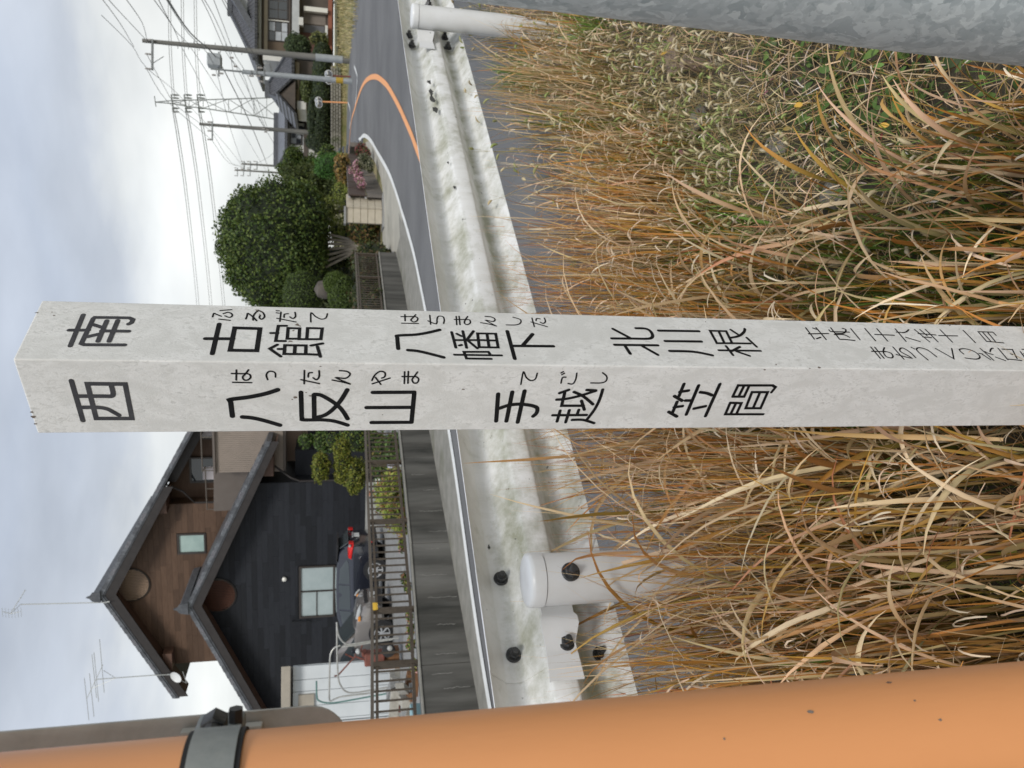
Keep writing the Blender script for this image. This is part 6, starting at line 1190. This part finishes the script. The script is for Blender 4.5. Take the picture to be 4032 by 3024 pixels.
# white van-like storage unit between the houses
# --- stone terrace wall, hedge, round trees in front of the houses
m_rub = mat('rubble_stone', (.17,.16,.13), (.27,.25,.21), 2.2, .9, .05, 3.5, c3=(.10,.11,.06), s3=1, detail=6)
yW = 50.; rw_ = empty('stone_terrace_wall', (18, yW, 1)); tag(rw_, 'old grey rubble stone terrace wall under the dark hedge', 'wall')
for i in range(24):
    Ya = 262+i*14.3; 
    for j in range(4):
        X0_ = 1302+j*10.5; yb_ = Ya+(j % 2)*6; l = P3(X0_+5, yb_+14, yW)[0]; r = P3(X0_+5, yb_, yW)[0]; zb, zt = P3(X0_+10, yb_, yW)[2], P3(X0_+.4, yb_, yW)[2]
        mb = MB(); mb.box((l+.012, yW-rng.uniform(0,.06), zb+.012), (r, yW+.25, zt)); mb.build('stone', m_rub, rw_, bevel=.02, seg=1)
mb = MB(); mb.box((P3(1320,612,yW)[0], yW+.1, -.5), (P3(1320,258,yW)[0], yW+8, P3(1303,400,yW)[2]-.02)); mb.build('terrace_fill', m_field, rw_)
HG = [(.035,.055,.022),(.05,.07,.026),(.028,.045,.018),(.075,.095,.03)]
def hbp(X, Y, d, w_, t_): p = aty(X, Y, d); return (p, (w_, 1.0, t_))
plant('hedge', 'hedge', 'long dark clipped hedge on top of the stone terrace wall', (aty(1300,420,51.5)[0], 51.5, 1.9), [hbp(1268, Y, 51.5, 1.05, .62) for Y in range(275, 580, 40)]+[hbp(1255, 560, 51.5, .6, .9), hbp(1230, 470, 51.8, 1.6, .35)], 14000, .07, HG, core=.88, lump=.1)
plant('hedge', 'hedge', 'square dark clipped hedge block right of the tall pole, below the round shrub', (aty(1300,215,52)[0], 52, 1.9), [hbp(1270, 205, 52, .6, .6), hbp(1270, 235, 52, .6, .6), hbp(1266,220,52,.8,.55)], 4500, .06, HG, core=.9, lump=.06)
plant('shrub', 'shrub', 'rounded grey-green shrub in front of the dark two-storey house', (aty(1290,180,53)[0], 53, 1.9), [hbp(1168, 180, 53, .75, .8), hbp(1195,190,53,.6,.5)], 5000, .06, [(.05,.075,.03),(.07,.10,.04),(.09,.12,.05)], core=.85, lump=.12)
plant('shrub', 'shrub', 'yellow-green upright bush at the far end of the square hedge', (aty(1290,155,52)[0], 52, 1.9), [hbp(1255, 155, 52, .3, .55), hbp(1275,165,52,.4,.3)], 1600, .06, [(.14,.15,.05),(.18,.19,.06)], core=.8)
plant('shrub', 'shrub', 'olive rounded shrub rising behind the dark hedge before the tiled house', (aty(1290,360,54)[0], 54, 1.9), [hbp(1208, 350, 54, .85, .45)], 3000, .06, [(.08,.105,.03),(.11,.13,.04)], core=.85, lump=.1)
# dry field on the slope
n = 9000; X0 = rng.uniform(13, 44, n); Y0 = rng.uniform(33, 60, n)
def road_far(x, y): 
    v = np.array([x, y])@RU; w = (x+.525)*RN[0]+(y-2.01)*RN[1]; return v
ok = []
for x, y in zip(X0, Y0):
    d = np.array([x, y, HT(x, y)])-EYE; zc = d@CF; X_ = 2016-FP*(d@CU)/zc; Yq = 1512-FP*(d@CR)/zc
    ok.append(X_ < np.interp(Yq, [0, 250, 420, 600], [1428, 1374, 1366, 1345]) and Yq > -250 and not (Yq > 395 and X_ > 1362))
ok = np.array(ok); X0, Y0 = X0[ok], Y0[ok]; n = len(X0); Z0 = np.array([HT(a, b) for a, b in zip(X0, Y0)])
V, F_, C = blades(X0, Y0, Z0, rng.uniform(0, 6.28, n), rng.uniform(.1, .6, n), rng.normal(.5, .4, n), rng.uniform(.12, .38, n), rng.uniform(.02, .05, n), pick([(.30,.25,.11),(.20,.20,.07),(.36,.29,.15)], n), pick([(.44,.36,.20),(.36,.31,.15),(.26,.25,.10),(.50,.41,.24)], n), 3)
mesh_np('dry_field_grass', V, F_, C, m_blade, 'rough dry yellowish grass on the sloping field beyond the road', 'field grass')
# --- poles
m_pc = mat('pole_concrete', (.165,.16,.145), (.12,.118,.108), 3, .8, stretch=(1,1,.2)); m_pg = mat('grey_steel_pole', (.34,.36,.37), (.28,.30,.31), 3, .5, metal=.2)
m_wire = mat('black_cable', (.12,.125,.12), rough=.6); m_ins = mat('porcelain', (.30,.28,.26), rough=.4); m_hw = mat('galvanised_hardware', (.20,.21,.21), rough=.6, metal=.3)
POLES = 'utility poles along the far road'
p1 = aty(1377, 238, 43.9); up1 = empty('utility_pole', (p1[0], p1[1], HT(p1[0], p1[1]))); tag(up1, 'tallest concrete utility pole with transformer box, a white band near its foot', 'utility pole', POLES)
top1 = HT(p1[0], p1[1])+10.9; bz = HT(p1[0], p1[1])
def at1(X, Y, dy=0): return aty(X, Y, 43.9+dy)
mb = MB(); mb.lathe((p1[0],p1[1],bz-.3), (0,0,1), [(.185,0),(.10,top1-bz)], 20); mb.build('shaft', m_pc, up1, auto=1)
mb = MB(); mb.lathe((p1[0],p1[1],bz+.35), (0,0,1), [(.195,0),(.19,1.45)], 20); mb.build('white_band', m_pg, up1, auto=1)
def arm(X, Ya, Yb, par, yy, r_=.05): a = aty(X, Ya, yy); b = aty(X, Yb, yy); mb = MB(); mb.beam((a[0],yy,(a[2]+b[2])/2),(b[0],yy,(a[2]+b[2])/2),r_*2,r_*2); return mb.build('crossarm', m_hw, par)
def ins(X, Y, yy, par, h_=.22): a = aty(X, Y, yy); mb = MB(); mb.lathe((a[0],yy,a[2]), (0,0,1), [(.035,0),(.06,h_*.3),(.04,h_*.5),(.06,h_*.7),(.03,h_),(.001,h_+.01)], 8); mb.build('insulator', m_ins, par)
arm(600, 155, 276, up1, 43.7); [ins(597, Y, 43.7, up1, .32) for Y in (158, 214, 272)]
arm(862, 205, 300, up1, 43.7, .04); mb = MB(); a = at1(845, 240, -.3); mb.box((a[0]-.32,a[1]-.3,a[2]-.35),(a[0]+.32,a[1]+.3,a[2]+.35)); mb.build('transformer', m_pg, up1, bevel=.05)
for X in range(700, 985, 21): a = at1(X, 222-(X-600)*-.03+((X//21)%2)*18-9, 0); mb = MB(); mb.beam((p1[0]-.25 if (X//21)%2 else p1[0], a[1], a[2]),(p1[0] if (X//21)%2 else p1[0]+.25, a[1], a[2]),.03,.03); mb.build('step_bolt', m_hw, up1)
for X, Y in ((920,228),(935,262),(880,290),(850,296)): ins(X, Y, 43.6, up1, .2)
mb = MB(); mb.beam(at1(600,250,-.2), at1(645,222,-.2), .03, .03); mb.build('stay', m_hw, up1)
p2 = aty(1372, 320, 41.0); up2 = empty('utility_pole', (p2[0],p2[1],HT(p2[0],p2[1]))); tag(up2, 'short light grey steel pole with a yellow band, just left of the tallest pole', 'utility pole', POLES)
bz = HT(p2[0],p2[1]); mb = MB(); mb.lathe((p2[0],p2[1],bz-.2), (0,0,1), [(.14,0),(.105,5.6)], 18); mb.build('shaft', m_pg, up2, auto=1)
mb = MB(); mb.lathe((p2[0],p2[1],bz+.45), (0,0,1), [(.15,0),(.149,.36)], 18); mb.build('yellow_band', mat('yellow_band',(.50,.32,.02),(.35,.22,.03),20,.6), up2, auto=1)
for X, Ya, Yb in ((1040, 262, 330),(990,278,292),(1010,255,300)): arm(X, Ya, Yb, up2, 40.9, .03)
mb = MB(); mb.lathe((p2[0],p2[1],bz+5.4), (0,0,1), [(.05,0),(.04,1.5)], 8); mb.build('extension', m_hw, up2)
for X, Y in ((1035,268),(1038,322),(1000,300),(1028,300)): ins(X, Y, 40.9, up2, .25)
p3 = aty(1250, 523, 56); up3 = empty('utility_pole', (p3[0],p3[1],1.86)); tag(up3, 'slim concrete utility pole rising from the hedge in front of the pale grey house', 'utility pole', POLES)
tp3 = aty(785, 497, 56)[2]; mb = MB(); mb.lathe((p3[0],p3[1],1.8), (0,0,1), [(.17,0),(.09,tp3-1.8)], 16); mb.build('shaft', m_pc, up3, auto=1)
arm(836, 478, 552, up3, 55.9, .045); [ins(833, Y, 55.9, up3, .28) for Y in (481, 516, 550)]
for X, Y in ((905,500),(1045,508),(1052,520),(1060,512)): ins(X, Y, 55.9, up3, .2)
for (X0_, X1_, Y, d, lab) in ((952,1112,655,90,'distant thin utility pole above the dark pines, the lower of the pair'),(925,1100,680,105,'most distant thin utility pole beside the round tree, the taller of the pair')):
    a = aty(X1_+60, Y+4, d); b = aty(X0_, Y-8, d); t = empty('utility_pole', (a[0], d, 1.86)); tag(t, lab, 'utility pole', POLES)
    mb = MB(); mb.lathe((a[0], d, 1.8), (0,0,1), [(.16,0),(.10,b[2]-1.8)], 10); mb.build('shaft', m_pc, t, auto=1)
    for dX in (10, 34, 60): arm(X0_+dX, Y-20, Y+14, t, d-.1, .05); [ins(X0_+dX-3, Y+e_, d-.1, t, .3) for e_ in (-19,-8,12)]
# --- lattice pylon
yP = 200.; py = empty('pylon', tuple(aty(1200, 430, yP))); py.location.z = 2; py['_wl'] = list(py.location); tag(py, 'tall steel lattice transmission pylon standing far beyond the houses', 'pylon')
m_lat = mat('pylon_steel', (.16,.17,.16), rough=.7)
def PP(X, Y, d=0): return aty(X, Y, yP+d)
apx = (612, 402); Lb = [(678,396),(745,394),(800,393),(900,390),(1000,387),(1100,384),(1200,381)]; Rb = [(678,408),(745,420),(800,426),(900,441),(1000,456),(1100,472),(1200,488)]
for side in (Lb, Rb): 
    for d in (0, 5): mb = MB(); mb.tube([PP(apx[0], apx[1], 2.5)]+[PP(x, y, d) for x, y in side], .13, 4); mb.build('leg', m_lat, py)
for i in range(len(Lb)-1):
    for a, b in ((Lb[i], Rb[i+1]), (Rb[i], Lb[i+1]), (Lb[i], Rb[i])):
        for d in (0, 5): mb = MB(); mb.tube([PP(*a, d), PP(*b, d)], .075, 4); mb.build('brace', m_lat, py)
    m1 = ((Lb[i][0]+Lb[i+1][0])/2, (Lb[i][1]+Lb[i+1][1])/2); m2 = ((Rb[i][0]+Rb[i+1][0])/2, (Rb[i][1]+Rb[i+1][1])/2); mb = MB(); mb.tube([PP(*m1), PP(*m2)], .06, 4); mb.build('brace', m_lat, py)
for X in (678, 729, 780): 
    mb = MB(); mb.tube([PP(X-4, 372, 2), PP(X, 402, 2), PP(X+6, 440, 2)], .16, 4); mb.build('crossarm', m_lat, py)
    for Y in (373, 385, 425, 439): a = PP(X, Y, 2); mb = MB(); mb.lathe(a, (0,0,-1), [(.12,0),(.25,.4),(.2,1.2),(.1,1.6)], 6); mb.build('insulator', m_lat, py)
mb = MB(); mb.tube([PP(608,378,2), PP(614,420,2)], .1, 4); mb.build('crossarm', m_lat, py)
# --- wires
def wire(P, r_, lab, grp): 
    pts = [tuple(aty(X, Y, d)) for X, Y, d in P]; pts = smooth2(pts); mb = MB(); c = np.mean(pts, 0); mb.tube(pts, r_, 5, cap=False); tag(mb.build('power_line', m_wire, None, loc=tuple(c), auto=2), lab, 'cable', grp)
LW = 'overhead cables between the utility poles'; LB = 'dark overhead cable sagging between the utility poles'
for P in ([(398,-10,30),(475,95,37),(527,184,43.9)], [(420,-10,28),(470,45,33),(578,160,43.7)], [(492,-10,28),(560,90,36),(578,155,43.7)], [(400,60,36),(520,180,43.9),(578,268,43.7),(700,370,60),(880,560,75),(952,650,90)],
          [(600,-10,25),(680,105,34),(720,195,43.9),(790,330,50),(840,478,56)], [(620,-10,26),(690,120,35),(760,200,43.9),(900,420,60),(1010,610,85),(1060,690,100)], [(650,-10,24),(740,130,34),(845,260,43.6),(905,500,56),(960,660,90)],
          [(800,-10,28),(850,80,36),(905,212,43.9),(935,330,48),(1040,500,56)], [(790,-10,28),(830,70,36),(890,205,43.9),(950,300,48),(1047,505,56)], [(838,-10,30),(880,100,37),(925,215,43.9),(985,320,48),(1055,510,56)], [(870,-10,30),(930,110,38),(985,220,41.5),(1030,262,40.9)],
          [(880,-10,30),(955,130,38),(1010,240,41),(1030,300,40.9)], [(578,214,43.7),(640,330,48),(700,420,52),(833,516,55.9)], [(578,272,43.7),(660,400,50),(833,550,55.9)], [(833,550,55.9),(900,640,75),(952,655,90)], [(833,516,55.9),(910,640,78),(960,655,90)],
          [(905,228,43.6),(960,300,46),(1000,420,52),(1045,508,55.9)], [(1045,508,55.9),(1080,600,75),(985,655,90)]):
    wire(P, .014, LB, LW)
wire([(655,-10,24),(750,130,34),(850,225,43.6),(925,360,50),(1000,520,62),(1055,660,95),(1065,720,110)], .028, 'thicker dark cable crossing the sky below the transformer box', LW)
HV = 'high-voltage lines from the pylon'
for X, ln in ((678,'uppermost'),(729,'middle'),(780,'lowest')):
    for k, dX in enumerate((0, 9)):
        wire([(X-16+dX, -20, 190), (X-12+dX, 200, 196), (X+dX, 373+k*12, 202)], .06, 'thin grey high-voltage line right of the pylon, %s level, %s of its pair' % (ln, 'upper' if k == 0 else 'lower'), HV)
        wire([(X+dX, 425+k*14, 202), (X+22+dX, 560, 240), (X+55+dX, 800, 330), (X+95+dX, 1180, 480), (X+140+dX, 1720, 650)], .10, 'thin grey high-voltage line left of the pylon, %s level, %s of its pair' % (ln, 'upper' if k == 0 else 'lower'), HV)
# --- traffic mirrors and delineators at the bend
m_mr = mat('white_mirror_hood', (.66,.66,.66), rough=.35)
for (Xb, Xt, Y, d, lab, mt) in ((1352,1262,402,47,'twin round mirrors on an orange pole standing before the far hedge',m_or),(1372,1300,300,42.5,'white hooded round mirror on a rusty bent pole between the two nearest poles',m_rust)):
    a = aty(Xb, Y+1, d); b = aty(Xt, Y-2, d); t = empty('traffic_mirror', (a[0], d, HT(a[0], d))); tag(t, lab, 'mirror')
    mb = MB(); mb.tube([(a[0], d, HT(a[0], d)-.1), b], .045, 8); mb.build('pole', mt, t)
    for dY, dXx in (((-6, -8), (8, -6)) if Y > 350 else ((-8, -6), (16, -4))):
        c = aty(Xt+dXx, Y+dY, d-.1); mb = MB(); mb.lathe(c, (-.35,-1,-.1), [(.19,-.06),(.21,-.03),(.21,0),(.20,.01)], 20); mo = mb.build('mirror_hood', m_mr, t, auto=.6)
        mb = MB(); mb.lathe(c, (-.35,-1,-.1), [(.18,.012),(.12,.03),(.001,.04)], 20); mb.build('mirror_glass', mat('convex_mirror', (.5,.5,.5), rough=.05, metal=1), mo, auto=1)
a = aty(1298, 430, 52); 
# far tree belt softens the horizon at the left and right edges of the valley
FB = [(.07,.09,.04),(.09,.11,.05),(.055,.07,.035)]
for i, (X, Y, d, w_, h_) in enumerate(((1300,-160,95,7,4),(1305,1250,110,6,3.5),(1300,1480,120,8,4),(1295,1700,60,4,2.6))):
    p = aty(X, Y, d); plant('broadleaf_tree', 'tree', ['distant round tree beyond the two-storey house outside the corner','distant bushy tree hidden behind the clipped domes','distant wide tree behind the signpost','dark tree behind the balcony end of the house'][i], (p[0], d, 1.8), [((p[0], d, 1.8+h_*.9), (w_, w_*.6, h_))], 2600, .3, FB, core=.8, stem=[([(p[0], d, 1.0), (p[0], d, 1.8+h_)], .25)])
for o in bpy.data.objects:
    if '_wl' in o: del o['_wl']
